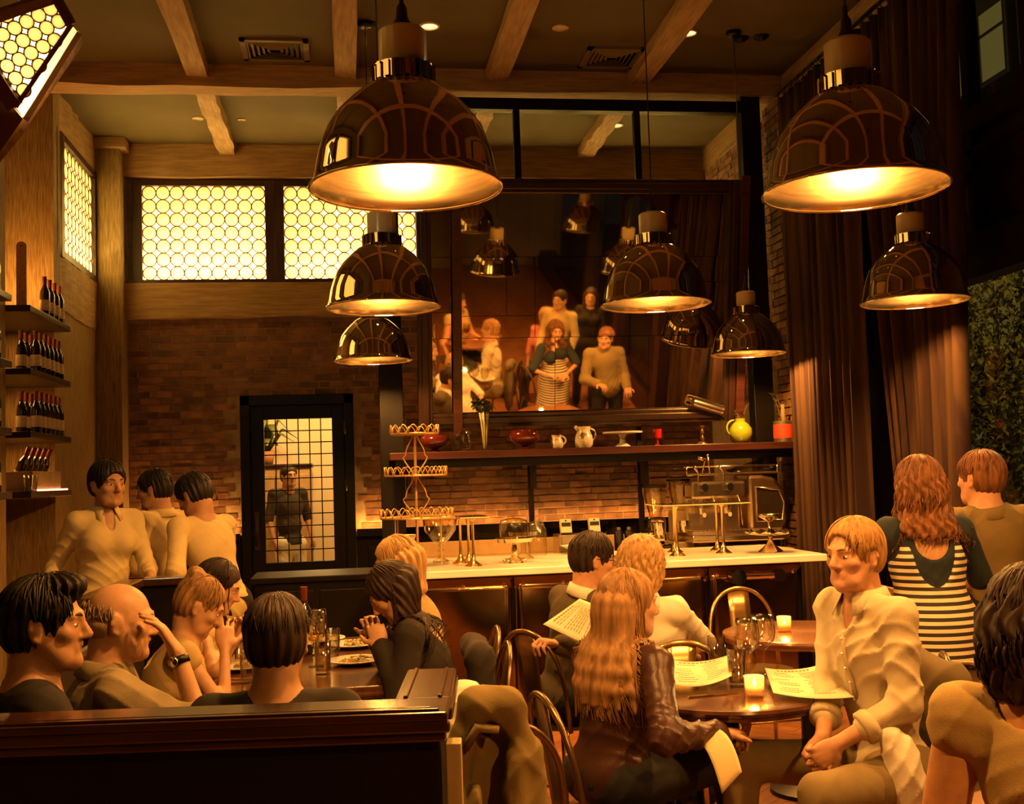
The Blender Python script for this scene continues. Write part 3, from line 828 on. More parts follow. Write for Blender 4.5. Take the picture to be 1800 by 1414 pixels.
PAT2 = mat('floral_ceramic', (.76, .66, .48), .25, base2=(.45, .12, .05), scale=10, ramp=(.36, .42), coat=.4)
def jug(px_, R, Hh, m, label, ang=0.0, cat='jug', spout=True, group=None):
    prof = [(R*.7, 0), (R*.95, Hh*.12), (R, Hh*.35), (R*.9, Hh*.58), (R*.68, Hh*.8), (R*.72, Hh*.93), (R*.8, Hh)]
    t, b = lathe_thing('ceramic_jug', label, cat, SHL(px_), shell(prof, .005), m, group)
    handle(MB(), R*.72, Hh*.3, Hh*.9, R*.65, .008, ang).build('handle', m, t, True)
    if spout:
        MB().tube([(-R*.6*math.cos(ang), -R*.6*math.sin(ang), Hh*.86), (-R*1.0*math.cos(ang), -R*1.0*math.sin(ang), Hh*1.02)], [.02, .012], 8).build('spout', m, t, True)
    return t
jug(818, .052, .155, thin_glass('etched_glass', (.85, .8, .6), 2.2, .1), 'small clear etched glass jug on the shelf beside a bowl', math.pi)
jug(979, .052, .105, PAT2, 'short white mug with a red motif on the bar shelf', .1, 'mug', False)
jug(1027, .072, .165, PAT, 'white jug speckled with dark flowers on the bar shelf', .15)
# long stemmed vegetable vase
t = thing('stem_vase', 'slim glass vase holding pale stalks with dark leafy tops', 'vase', SHL(853))
MB().lathe(shell([(.035, 0), (.03, .012), (.018, .05), (.03, .16), (.045, .24)], .002), 20, cap=False).build('glass', GLASS, t, True)
STALK = mat('pale_stalk', (.72, .66, .36), .5); LEAF = mat('dark_leaf', (.05, .07, .02), .5, var=.5)
for k in range(7):
    a = k*.9; r1 = .03+.012*(k % 3)
    st = MB().tube([(math.cos(a)*.01, math.sin(a)*.01, .02), (math.cos(a)*.02, math.sin(a)*.02, .16), (math.cos(a)*r1, math.sin(a)*r1, .30)], [.006, .0065, .007], 6).build('stalk', STALK, t, True)
    lf = MB()
    for q in range(4):
        b_ = a+q*1.3
        p0 = Vector((math.cos(a)*r1, math.sin(a)*r1, .29))
        p1 = p0+Vector((math.cos(b_)*.035, math.sin(b_)*.035, .055)); p2 = p0+Vector((math.cos(b_)*.06, math.sin(b_)*.06, .03+.03*(q % 2)))
        w = Vector((-math.sin(b_), math.cos(b_), 0))*.022
        lf.sheet([[p0-w*.3, p0+w*.3], [p1-w, p1+w], [p2-w*.3, p2+w*.3]], .002)
    lf.build('leaf', LEAF, st, True)
lathe_thing('cake_stand', 'white ceramic cake stand on the bar shelf', 'stand', SHL(1095), [(.0005, 0), (.062, 0), (.058, .008), (.026, .03), (.02, .07), (.035, .098), (.155, .105), (.158, .118), (.15, .114), (.0005, .112)], WHITE)
lathe_thing('red_goblet', 'small red glass goblet on the bar shelf', 'goblet', SHL(1156), shell([(.028, 0), (.008, .015), (.01, .04), (.034, .06), (.038, .13)], .003), mat('red_glass', (.42, .015, .02), .1, coat=.8))
lathe_thing('candlestick', 'turned dark metal candlestick on the bar shelf', 'candlestick', SHL(1235), [(.0005, 0), (.045, 0), (.04, .012), (.014, .025), (.02, .05), (.011, .07), (.02, .095), (.012, .12), (.024, .14), (.024, .15), (.0005, .15)], mat('aged_bronze', (.16, .09, .04), .35, .8))
t, b = lathe_thing('green_jug', 'round glossy lime green jug with a dry sprig', 'jug', SHL(1303), shell([(.05, 0), (.075, .02), (.092, .07), (.09, .115), (.062, .155), (.04, .172), (.042, .195)], .005), mat('lime_glaze', (.30, .36, .02), .12, coat=.6))
handle(MB(), .05, .06, .185, .062, .008, math.pi).build('handle', MATS['lime_glaze'], t, True)
TWIG = mat('dry_twig', (.16, .13, .05), .8)
def twigs(parent, z0, n, sd, H_=.2, spread=.12):
    r = random.Random(sd)
    for k in range(n):
        a = r.uniform(0, 6.28); e = r.uniform(.3, 1)*spread
        pts = [Vector((0, 0, z0-.05))]
        for q in range(1, 6): pts.append(Vector((math.cos(a)*e*(q/5)**1.5+r.uniform(-.008, .008), math.sin(a)*e*(q/5)**1.5+r.uniform(-.008, .008), z0-.05+(H_+.05)*q/5)))
        m_ = MB().tube(pts, [.003, .0025, .002, .0018, .0015, .001], 5)
        for q in range(2, 6):
            for w in range(3):
                b_ = r.uniform(0, 6.28); m_.tube([pts[q], pts[q]+Vector((math.cos(b_)*.025, math.sin(b_)*.025, r.uniform(-.005, .025)))], [.0015, .0008], 4)
        m_.build('twig', TWIG, parent)
twigs(t, .19, 5, 3, .10, .17)
t = thing('label_tin', 'round tin can with a red and cream label holding dry sprigs', 'can', SHL(1379))
MB().lathe([(.0005, 0), (.079, 0), (.08, .004), (.08, .165), (.076, .168), (.076, .01), (.0005, .008)], 32, cap=False).build('can', mat('tin_metal', (.5, .42, .28), .3, .9), t, 40)
lab = MB(); 
for k in range(32):
    a0, a1 = 2*math.pi*k/32, 2*math.pi*(k+1)/32
    mi = 1 if (math.cos(a0+2.2) > .3) else 0
    P_ = lambda a, z: (math.cos(a)*.0812, math.sin(a)*.0812, z)
    lab.add([P_(a0, .03), P_(a1, .03), P_(a1, .14), P_(a0, .14)], [(0, 1, 2, 3)], mi)
lab.build('label', [mat('can_label_cream', (.75, .62, .40), .5, base2=(.08, .04, .02), scale=26, ramp=(.42, .48)), mat('can_label_red', (.55, .06, .02), .5)], t)
twigs(t, .17, 4, 8, .22, .2)
MB().bb(-.012, .012, -.01, .01, .1, .30).build('wooden_scoop', mat('tan_wood'), t, bevel=.003)
# ================================================================== things on the marble worktop
def onbar(x, y, ymax=7.78):
    p = atZ(x, y, ZC)
    if p.y > ymax: q = atY(x, y, ymax); p = Vector((q.x, ymax, ZC))
    p.z = ZC
    return p
GOLDW = mat('gilt_wire', (.80, .52, .22), .35, .7)
t = thing('tiered_wire_stand', 'three-tier gilt wire cake stand with scalloped rims on the bar', 'stand', onbar(735, 995))
def ring(r, z, rad=.006, n=40): return [(math.cos(2*math.pi*k/n)*r, math.sin(2*math.pi*k/n)*r, z) for k in range(n)], rad
tiers = ((.235, .305), (.20, .575), (.155, .845))
MB().cyl((0, 0, 0), (0, 0, .86), .009, n=10).lathe([(.0005, 0), (.055, 0), (.05, .01), (.02, .03), (.009, .07)], 20, cap=False).build('pole', GOLDW, t, True)
for r, z in tiers:
    tr = MB().lathe([(.0005, z), (r, z), (r+.003, z+.006), (r, z+.012), (.0005, z+.010)], 40, cap=False).build('tray', GOLDW, t, 40)
    sc = MB()
    n = int(2*math.pi*r/.062)
    for k in range(n):
        a0 = 2*math.pi*k/n; da = 2*math.pi/n*.85
        pts = []
        for q in range(9):
            s_ = q/8; a = a0+da*(s_-.5)*1.35
            pts.append((math.cos(a)*(r+.002), math.sin(a)*(r+.002), z+.01+.052*math.sin(math.pi*s_)))
        sc.tube(pts, .0035, 5)
    sc.build('scalloped_rim', GOLDW, tr, True)
for lo, hi, w0 in ((.315, .575, .055), (.585, .845, .05)):
    for s in (-1, 1):
        pts = []
        for q in range(17):
            v = q/16; x = .012+w0*(math.sin(math.pi*v)**1.5)*(1.35 if v < .5 else 1.0)
            pts.append((s*x, 0, lo+(hi-lo)*v))
        MB().tube(pts, .0045, 6).build('scroll_wire', GOLDW, t, True)
for a in (.6, 2.2, 3.9, 5.5):
    MB().cyl((math.cos(a)*.2, math.sin(a)*.2, 0), (math.cos(a)*.2, math.sin(a)*.2, .305), .004, n=6).build('leg', GOLDW, t)
def pedestal(px, py, label, R, Hh, m, kind='bowl', cat='stand', ymax=7.78):
    t = thing('pedestal_'+kind, label, cat, onbar(px, py, ymax))
    if kind == 'bowl':
        prof = [(.0005, 0), (.055, 0), (.05, .01), (.018, .025), (.013, .05), (.024, .07), (.012, .095), (.016, Hh*.42), (R*.5, Hh*.52), (R*.92, Hh*.75), (R, Hh), (R-.005, Hh), (R*.88, Hh*.77), (R*.45, Hh*.56), (.0005, Hh*.54)]
    elif kind == 'tray_bowl':
        prof = [(.0005, 0), (.05, 0), (.045, .01), (.014, .02), (.014, Hh*.55), (R*.55, Hh*.6), (R, Hh), (R-.006, Hh), (R*.5, Hh*.66), (.0005, Hh*.64)]
    else:
        prof = [(.0005, 0), (.07, 0), (.068, .01), (.03, .028), (.016, .05), (.02, Hh*.5), (.014, Hh*.8), (.03, Hh-.02), (R*.95, Hh-.012), (R, Hh+.012), (R-.006, Hh+.012), (R*.93, Hh), (.0005, Hh)]
    MB().lathe(prof, 32, cap=False).build('stand', m, t, 40)
    return t
MILK = mat('milk_glass', (.82, .74, .52), .2, coat=.5)
CUT = thin_glass('cut_glass', (.95, .88, .7), 2.5, .08)
pedestal(714, 978, 'cream milk-glass bowl on a twisted stem behind the wire stand', .075, .18, MILK, 'tray_bowl', 'bowl', 7.7)
pedestal(775, 988, 'tall clear cut-glass bowl on a pedestal on the bar', .115, .28, CUT, 'bowl', 'bowl')
SILV = mat('silver_plate', (.75, .62, .42), .12, 1.0)
t = pedestal(905, 989, 'silver footed cake stand with a fluted base on the bar', .125, .145, SILV, 'plate')
fl_ = MB()
for k in range(10):
    a = 2*math.pi*k/10; fl_.ball((math.cos(a)*.06, math.sin(a)*.06, .012), (.02, .02, .014), 8, 6)
fl_.build('fluted_base', SILV, t, True)
t = thing('glass_dome', 'low clear glass dome standing on the silver cake stand', 'dome', Vector(t.location)+Vector((0, 0, .1452)))
MB().lathe([(.095, 0), (.095, .10), (.085, .125), (.04, .14), (.0005, .142)], 32, cap=False).build('dome', CUT, t, True)
MB().ball((0, 0, .155), .014).build('knob', CUT, t, True)
pedestal(921, 983, 'clear glass cake plate on a straight glass stem behind the silver stand', .10, .17, CUT, 'plate')
def jar(px, py, R, Hh, label, yy=7.75):
    p = onbar(px, py, yy)
    t = thing('glass_jar', label, 'jar', p)
    MB().lathe([(.0005, 0), (R, 0), (R, Hh*.72), (R*.8, Hh*.8), (R*.8, Hh*.84)], 28, cap=False).build('body', CUT, t, 40)
    MB().lathe([(R*.86, Hh*.84), (R*.7, Hh*.92), (.02, Hh*.95), (.016, Hh*.98), (.02, Hh), (.0005, Hh)], 24, cap=False).build('lid', CUT, t, True)
jar(945, 972, .065, .25, 'lidded clear glass jar behind the cake stands')
pedestal(1010, 972, 'shallow white plate on a short foot near the card readers', .10, .06, MILK, 'tray_bowl', 'plate', 7.72)
pedestal(1142, 972, 'shallow glass dish on the bar beside the grinder', .105, .055, CUT, 'tray_bowl', 'dish', 7.72)
# raised glass shelves on trumpet-footed brass posts
def glass_shelf(x0, x1, yf, yb, Hh, posts, label):
    t = thing('glass_shelf', label, 'shelf', ((x0+x1)/2, yf, ZC))
    cx = (x0+x1)/2
    MB().bb(x0-cx, x1-cx, -.03, yb-yf+.03, Hh, Hh+.01).build('glass_plate', thin_glass('shelf_glass', (.85, .85, .7), 1.6), t)
    MB().tube([(x0-cx, -.03, Hh+.005), (x1-cx, -.03, Hh+.005), (x1-cx, yb-yf+.03, Hh+.005), (x0-cx, yb-yf+.03, Hh+.005)], .004, 5, closed=True).build('glass_edge', mat('glass_edge', (.55, .55, .30), .15, coat=.5), t)
    for x, y in posts:
        MB().lathe([(.0005, 0), (.058, 0), (.05, .006), (.022, .03), (.011, .06), (.009, .1), (.009, Hh-.02), (.02, Hh-.006), (.03, Hh), (.0005, Hh)], 20, c=(x-cx, y-yf, 0), cap=False).build('post', BRASS, t, True)
a, b = onbar(727, 994), onbar(825, 990)
glass_shelf(.675, b.x+.10, 7.03, 7.36, .30, [(b.x, 7.06), (b.x, 7.33), (.70, 7.33)], 'raised glass shelf on brass trumpet posts beside the wire stand')
a, b = onbar(1193, 978), onbar(1268, 972)
glass_shelf(a.x-.10, b.x+.16, 7.12, 7.5, .325, [(a.x, 7.15), (b.x, 7.2), (a.x+.08, 7.47), (b.x+.05, 7.47)], 'raised glass shelf on brass trumpet posts before the espresso machine')
# stacked silver pedestals at the right end
t = thing('silver_cake_stand', 'silver cake stand with ruffled plate at the right end of the bar', 'stand', onbar(1355, 971))
MB().lathe([(.0005, 0), (.085, 0), (.08, .008), (.03, .05), (.012, .09), (.014, .115), (.0005, .115)], 28, cap=False).build('foot', SILV, t, True)
g = []
for q, (r, z) in enumerate([(.0005, .112), (.10, .115), (.14, .122), (.165, .135)]):
    g.append([(math.cos(2*math.pi*k/64)*r*(1+(.035*math.cos(12*2*math.pi*k/64) if q > 1 else 0)), math.sin(2*math.pi*k/64)*r*(1+(.035*math.cos(12*2*math.pi*k/64) if q > 1 else 0)), z+(.008*math.cos(12*2*math.pi*k/64) if q > 2 else 0)) for k in range(65)])
MB().sheet(g, .003).build('ruffled_plate', SILV, t, True)
t = thing('silver_coupe', 'small silver coupe standing on the ruffled cake stand', 'bowl', Vector(t.location)+Vector((0, 0, .116)))
MB().lathe([(.0005, 0), (.05, 0), (.045, .008), (.012, .04), (.01, .08), (.02, .09), (.065, .115), (.078, .135), (.074, .135), (.06, .12), (.0005, .1)], 28, cap=False).build('coupe', SILV, t, True)
# ---- espresso machine, grinders, card readers on the back counter
ZB = .98
EMC = mat('satin_chrome', (.85, .74, .55), .2, 1.0)
em = thing('espresso_machine', 'large chrome espresso machine with a rounded side panel on the back counter', 'coffee machine', (2.53, 8.14, ZB))
em.scale = (.90, 1, 1.12)
MB().bb(0, .86, .02, .5, .05, .10).build('base', EMC, em, bevel=.01)
for x, y in ((.04, .06), (.82, .06), (.04, .46), (.82, .46)): MB().cyl((x, y, 0), (x, y, .05), .02).build('foot', BLACK, em)
MB().bb(.02, .50, .22, .48, .10, .46).build('body', EMC, em, bevel=.02)
MB().bb(.0, .52, .02, .24, .10, .13).build('drip_tray', EMC, em, bevel=.004)
gr = MB()
for k in range(12): gr.bb(.02+k*.04, .045+k*.04, .03, .22, .13, .136)
gr.build('drip_grate', EMC, em)
MB().bb(.02, .50, .06, .30, .34, .46).build('group_hood', EMC, em, bevel=.02)
for x in (.12, .34):
    gh = MB().cyl((x, .12, .34), (x, .12, .28), .042, .045, 20).build('group_head', EMC, em, 40)
    MB().cyl((x, .12, .28), (x, .12, .24), .038, .034, 20).tube([(x, .09, .26), (x-.03, -.02, .255), (x-.05, -.09, .24)], [.012, .013, .016], 10).build('portafilter', EMC, gh, 40)
    MB().tube([(x+.08, .06, .36), (x+.09, .02, .30), (x+.10, .03, .16)], .006, 8).build('steam_wand', EMC, em, True)
    MB().cyl((x, .06, .42), (x, .0, .42), .025, .028, 18).build('valve_knob', BLACK, em, 40)
    MB().tube([(x-.03, .08, .44), (x-.05, .02, .52), (x-.09, -.01, .56)], [.008, .008, .014], 8).build('lever', EMC, em, True)
pr = []
for k in range(25):
    a = math.pi/2*k/24
    pr.append((.08+.42*math.sin(a)*1.0, .12+.38*(math.cos(a))))
side = [(.02, .10), (.50, .10)]
prof = [(0.02, .10), (.44, .10), (.50, .16), (.50, .30), (.46, .40), (.36, .47), (.20, .50), (.02, .50)]
# D-shaped chrome side cheek facing the camera: outline in x-z pushed along y
ch = [( .52+x*.72, .10, z) for x, z in prof]
cheek = MB().prism(ch, (0, .36, 0)).build('side_panel', EMC, em, bevel=.03)
inn = [(.60, .095, .18), (.82, .095, .18), (.845, .095, .30), (.80, .095, .39), (.60, .095, .41)]
MB().prism(inn, (0, .02, 0)).build('side_window', mat('smoked_panel', (.03, .02, .01), .1, coat=.6), em, bevel=.008)
MB().tube([p for p in inn], .008, 8, closed=True).build('window_trim', EMC, em, True)
MB().bb(.0, .80, .10, .46, .50, .515).build('cup_tray', EMC, em, bevel=.004)
MB().tube([(.0, .10, .56), (.80, .10, .56), (.80, .46, .56), (.0, .46, .56)], .006, 8, closed=True).cyl((.0, .1, .51), (.0, .1, .56), .005).cyl((.8, .1, .51), (.8, .1, .56), .005).build('cup_rail', EMC, em, True)
t = thing('curved_guard', 'curved clear guard leaning above the espresso machine', 'guard', (2.53+.36, 8.30, ZB+.578))
g = []
for k in range(9):
    v = k/8
    g.append([(x, .12*v, .11*v**.6*(x/.4+.15)) for x in (0, .1, .2, .3, .4)])
MB().sheet(g, .003).build('glass', CUT, t, True)
t = thing('tamper_stand', 'small brass lever fitting on top of the espresso machine', 'fitting', (2.53+.12, 8.24, ZB+.578))
MB().cyl((0, 0, 0), (.03, 0, .11), .006).cyl((.03, 0, .10), (-.03, 0, .12), .014).cyl((.06, 0, 0), (.05, 0, .13), .008).ball((.05, 0, .135), .012).build('lever', BRASS, t, True)
def grinder(px, yy, label, tall, m):
    x = atY(px, 930, yy).x
    t = thing('coffee_grinder', label, 'grinder', (x, yy, ZB))
    MB().bb(-.085, .085, -.10, .14, 0, .06).build('base', m, t, bevel=.01)
    MB().bb(-.07, .07, -.02, .13, .06, tall).build('body', m, t, bevel=.02)
    MB().lathe([(.045, tall), (.05, tall+.03), (.088, tall+.16), (.092, tall+.22), (.088, tall+.22), (.048, tall+.035)], 28, cap=False, c=(0, .03, 0)).build('hopper', CUT, t, 40)
    MB().lathe([(.0005, tall+.222), (.095, tall+.222), (.095, tall+.238), (.0005, tall+.244)], 28, c=(0, .03, 0)).build('hopper_lid', BLACK, t, 40)
    MB().cyl((0, -.05, .13), (0, -.05, .22), .05, .055, 20).build('doser', CHROME, t, 40)
    MB().tube([(-.06, -.10, .16), (-.09, -.13, .16)], .008).build('doser_lever', BLACK, t, True)
grinder(1155, 8.25, 'chrome coffee grinder with a conical glass hopper', .26, CHROME)
grinder(1198, 8.44, 'tan coffee grinder with a tall clear hopper beside the espresso machine', .30, mat('tan_enamel', (.34, .24, .10), .35))
x0, x1 = atY(978, 930, 8.3).x, atY(1062, 930, 8.3).x
t = thing('steel_case', 'low brushed steel case on the back counter holding card readers', 'case', (x0, 8.22, ZB))
MB().bb(0, x1-x0, 0, .24, .0, .155).build('body', STEEL, t, bevel=.006)
for k in range(3): MB().bb(.02+k*(x1-x0-.02)/3, (k+1)*(x1-x0-.02)/3, -.006, 0, .02, .14).build('drawer_front', STEEL, t, bevel=.003)
for i, pxx in enumerate((993, 1043)):
    x = atY(pxx, 905, 8.34).x
    t = thing('card_reader', ['pale card reader with a dark screen, left of the two', 'pale card reader with a dark screen, right of the two'][i], 'terminal', (x, 8.33, ZB+.155))
    M_ = rotx(-.35)
    MB().box((0, 0, .055), (.085, .05, .11), M_).build('body', mat('pale_plastic', (.58, .47, .28), .5), t, bevel=.006)
    MB().box(Vector((0, 0, .055))+M_ @ Vector((0, -.026, .01)), (.07, .004, .03), M_).build('screen', BLACK, t)
    MB().box(Vector((0, 0, .055))+M_ @ Vector((0, -.026, .04)), (.012, .004, .012), M_).build('button', BLACK, t)
# spare bottle-green water bottles hidden in the dark under the brick
for i, pxx in enumerate((1090, 1108)):
    x = atY(pxx, 930, 8.3).x
    t = thing('black_canister', ['black canister beside the steel case, left one', 'black canister beside the grinder, right one'][i], 'canister', (x, 8.35, ZB))
    MB().lathe([(.0005, 0), (.035, 0), (.036, .01), (.036, .15), (.02, .17), (.0005, .17)], 20).build('body', BLACK, t, 40)
    MB().lathe([(.0005, .17), (.018, .17), (.018, .19), (.0005, .19)], 14).build('cap', STEEL, t, 40)
# red-lit steel tube at the lower right corner of the mirror
t = thing('spot_fixture', 'cylindrical steel picture spotlight below the mirror corner', 'light', atY(1245, 715, 8.55))
M_ = rotz(.15) @ roty(1.85)
MB().lathe([(.0005, -.14), (.038, -.14), (.042, -.12), (.042, .10), (.046, .12), (.044, .12), (.03, .10), (.0005, .10)], 24, M=M_).build('barrel', STEEL, t, 40)
MB().tube([(0, .02, 0), (-.02, .06, .05), (-.03, .10, .10)], .01).build('arm', BLACK, t, True)
# ================================================================== wine shelves on the left
BOT = mat('bottle_glass_dark', (.012, .008, .004), .06, spec=.8, coat=.5)
LABEL = mat('paper_label', (.80, .66, .40), .6, base2=(.6, .48, .26), scale=30)
FOIL = mat('foil_cap', (.18, .04, .02), .35, .5)
def make_bottle(h=.30):
    t = thing('wine_bottle', '', 'bottle')
    MB().lathe([(.0005, .004), (.030, 0), (.037, .004), (.037, .165), (.034, .19), (.018, .225), (.0145, .24), (.0145, h-.012), (.016, h-.012), (.016, h), (.0005, h)], 18, cap=False).build('glass', BOT, t, 45)
    MB().lathe([(.0376, .045), (.0376, .125)], 18, cap=False).build('label', LABEL, t, True)
    MB().lathe([(.0152, h-.06), (.0166, h-.012), (.0168, h+.001), (.0005, h+.001)], 14, cap=False).build('foil', FOIL, t, 45)
    return t
bot0 = make_bottle()
used = [False]
def bottle(loc, label, group=None, rot=None, s=1.0):
    o = bot0 if not used[0] else copy_tree(bot0)
    used[0] = True
    o.location = loc
    o['label'] = label
    if group: o['group'] = group
    elif 'group' in o: del o['group']
    o.rotation_euler = rot or (0, 0, rng.uniform(0, 6))
    o.scale = (s, s, s)
    return o
ORD = ('first', 'second', 'third', 'fourth', 'fifth', 'sixth')
SHZ = (2.87, 2.435, 2.0, 1.59)
lvl = ('top', 'second', 'third', 'lowest')
for k, z in enumerate(SHZ):
    for y0, y1, nm in ((8.0, 9.14, 'far'), (6.28, 7.6, 'near')):
        tag(MB().bb(-2.655, -2.15, y0+.012, y1-.012, z-.045, z).build('wall_shelf', DARK, None, bevel=.004), '%s dark wooden wine shelf, %s' % (lvl[k], 'past the wooden pier' if nm == 'far' else 'in the bay at the left edge of the view'), 'shelf', 'wine shelves on the left wall')
    if k < 3:
        n = (4, 6, 6)[k]
        for q in range(n):
            y = 8.98-q*.125 if k else 9.02-q*.14
            for rr_ in ((0, 1) if k else (0,)):
                bottle((-2.205-rr_*.095, y-rr_*.02, z), '%s wine bottle from the far end, %s row of the %s shelf past the pier' % (ORD[q], 'rear' if rr_ else 'front', lvl[k]), 'wine bottles on the %s far shelf' % lvl[k], (0, 0, -.7+rng.uniform(-.2, .2)))
    for q in range(3):
        bottle((-2.23, 7.50-q*.12, z), '%s wine bottle from the pier on the %s shelf at the left edge' % (ORD[q], lvl[k]), 'wine bottles on the %s near shelf' % lvl[k], (0, 0, -.7))
# lowest far shelf: trough of tilted bottles, and small glasses
t = thing('bottle_trough', 'shallow wooden trough on the lowest wine shelf holding tilted bottles', 'trough', (-2.32, 8.55, SHZ[3]))
MB().bb(-.14, .14, -.38, .38, 0, .015).bb(.125, .14, -.38, .38, .015, .14).bb(-.14, -.125, -.38, .38, .015, .14).bb(-.125, .125, -.38, -.365, .015, .14).bb(-.125, .125, .365, .38, .015, .14).build('trough', mat('tan_wood'), t, bevel=.004)
for q in range(5):
    bottle((-2.33, 8.25+q*.14, SHZ[3]+.035), '%s leaning wine bottle, counted from the near end, in the wooden trough' % ORD[q], 'bottles in the trough', (math.radians(18), .35, .3))
t = thing('wooden_paddle', 'pale wooden paddle board standing behind the top shelf bottles', 'board', (-2.33, 8.45, SHZ[0]))
out = []
for k in range(13):
    a = math.pi*k/12; out.append((math.cos(a)*.035, 0, .50+math.sin(a)*.035))
MB().prism([(.035, 0, 0)]+out+[(-.035, 0, 0)], (0, .015, 0)).build('board', WOOD, t, bevel=.003)
MB().lathe([(.006, 0), (.006, .002), (.0005, .002)], 10, c=(0, -.001, .5), M=rotx(math.pi/2)).build('hang_hole', BLACK, t)
TGLASS = thin_glass('table_glass', (.97, .95, .9), 2.6)
def make_glass(name, prof, label, cat, loc, m=None, liquid=None):
    t = thing(name, label, cat, loc)
    MB().lathe(prof, 24, cap=False).build('glass', m or TGLASS, t, True)
    if liquid:
        MB().lathe(liquid[0], 24, cap=False).build('drink', liquid[1], t, True)
    return t
TUMB = [(.0005, .0), (.027, 0), (.028, .006), (.034, .11), (.0325, .11), (.027, .012), (.0005, .010)]
for i, y in enumerate((8.1, 8.2)):
    make_glass('tumbler', TUMB, ['small clear tumbler in front of the trough on the lowest shelf, near one', 'small clear tumbler in front of the trough on the lowest shelf, far one'][i], 'glass', (-2.175, y-.06, SHZ[3]))
t = thing('shelf_light', 'glowing strip lamp under the bottles on the lowest wine shelf', 'light', (-2.17, 8.66, SHZ[3]))
MB().bb(-.008, .008, -.4, .4, 0, .012).build('tube', emitter('shelf_glow', (1, .42, .2), 5), t)
t = thing('shelf_uplight', 'small lamp hidden behind the bottles on the top wine shelf', 'light', (-2.50, 8.75, SHZ[0]))
MB().bb(-.03, .03, -.2, .2, 0, .03).build('housing', BLACK, t)
MB().bb(-.02, .02, -.18, .18, .03, .034).build('lens', emitter('uplight_glow', (1, .5, .15), 6), t)
area('uplight_lamp', (0, 0, .045), (math.pi, 0, 0), .05, .35, 16, WARM2, t)
for i, k in enumerate((0, 1, 2)):
    area('shelf_lamp', (-2.5, 8.55, SHZ[k]-.05), (0, 0, 0), .1, .8, 5, WARM2)
# ================================================================== curtains
CURT = mat('curtain_cloth', (.070, .032, .012), .9, base2=(.022, .005, .006), scale=3, stretch=(.5, 9, .06), ramp=(.44, .56))
def curtain(y0t, y1t, y0b, y1b, ztop, label, seed, xr=3.42):
    r = random.Random(seed)
    n = 120
    t = thing('curtain', label, 'curtain', (xr, (y0t+y1t)/2, 0))
    cy = (y0t+y1t)/2
    ph = [r.uniform(0, 6) for _ in range(4)]
    g = []
    for i in range(n+1):
        u = i/n; row = []
        for j in range(22):
            v = j/21
            z = ztop*(1-v)+.03*v
            k = min(1, v*1.25)
            y = (y0t+(y1t-y0t)*u)*(1-k)+(y0b+(y1b-y0b)*u)*k
            w = .055*math.sin(u*2*math.pi*11+ph[0]+.6*math.sin(u*9+ph[1]))+.025*math.sin(u*2*math.pi*23+ph[2]+v*1.5)
            w *= .55+.45*min(1, v*4)
            row.append((w, y-cy+.012*math.sin(u*70+ph[3])*v, z))
        g.append(row)
    MB().sheet(g, .004).build('cloth', CURT, t, True)
    for k in range(10):
        y = y0t+(y1t-y0t)*(k+.5)/10-cy
        MB().tube([(.028*math.cos(a), y, ztop+.025+.028*math.sin(a)) for a in [2*math.pi*q/14 for q in range(14)]], .004, 5, closed=True).build('ring', BLACK, t, True)
    return t
curtain(8.28, 7.0, 8.30, 7.08, 4.48, 'dark striped curtain hanging nearest the black bar post', 1)
curtain(6.95, 5.66, 6.58, 5.86, 4.48, 'dark striped curtain hanging beside the window with the tree', 2)
rod = tag(MB().cyl((3.42, 8.32, 4.535), (3.42, -2, 4.535), .014).build('curtain_rod', BLACK, None, True), 'long black curtain rod along the window wall', 'rod')
# ================================================================== booth on the left
bo = thing('booth_partition', 'near dark panelled booth partition with a moulded wooden cap rail', 'partition', (0, 0, 0))
CAPM = mat('polished_cap', (.045, .016, .008), .2, var=.4, scale=4, stretch=(.5, 8, 8), coat=.6)
ZR = 1.09
P0, P1 = atZ(-60, 1283, ZR), atZ(787, 1252, ZR)
P0 = Vector((-1.9, P0.y+(P0.y-P1.y)/(P0.x-P1.x)*(-1.9-P0.x), ZR))
dv = (P1-P0).normalized(); nv = Vector((-dv.y, dv.x, 0))
Mx = Matrix((dv, nv, Vector((0, 0, 1)))).transposed()
Lr = (P1-P0).length
mid = (P0+P1)/2
def rb_(mb, u0, u1, v0, v1, z0, z1):
    c = P0+dv*((u0+u1)/2)+nv*((v0+v1)/2)
    return mb.box((c.x, c.y, (z0+z1)/2), (u1-u0, v1-v0, z1-z0), Mx)
cap = MB()
rb_(cap, 0, Lr, 0, .17, ZR-.022, ZR); rb_(cap, 0, Lr+.004, -.004, .02, ZR-.045, ZR-.02); rb_(cap, 0, Lr-.006, .006, .02, ZR-.066, ZR-.042)
cap.build('cap_rail', CAPM, bo, bevel=.006)
bead = MB(); rb_(bead, 0, Lr-.02, .012, .03, ZR, ZR+.006); rb_(bead, 0, Lr-.04, .04, .05, ZR, ZR+.005); bead.build('bead', CAPM, bo, bevel=.002)
ret = MB(); rb_(ret, Lr-.13, Lr, .165, .56, ZR-.022, ZR); rb_(ret, Lr-.012, Lr+.004, .15, .56, ZR-.05, ZR-.02); ret.build('return_cap', CAPM, bo, bevel=.006)
rb2 = MB(); rb_(rb2, Lr-.03, Lr-.02, .17, .55, ZR, ZR+.005); rb_(rb2, Lr-.11, Lr-.10, .17, .55, ZR, ZR+.005); rb2.build('return_bead', CAPM, bo, bevel=.002)
pan = MB(); rb_(pan, 0, Lr-.02, .03, .10, 0, ZR-.066); rb_(pan, Lr-.10, Lr-.03, .10, .54, 0, ZR-.04); pan.build('panel', BLACKW, bo, bevel=.004)
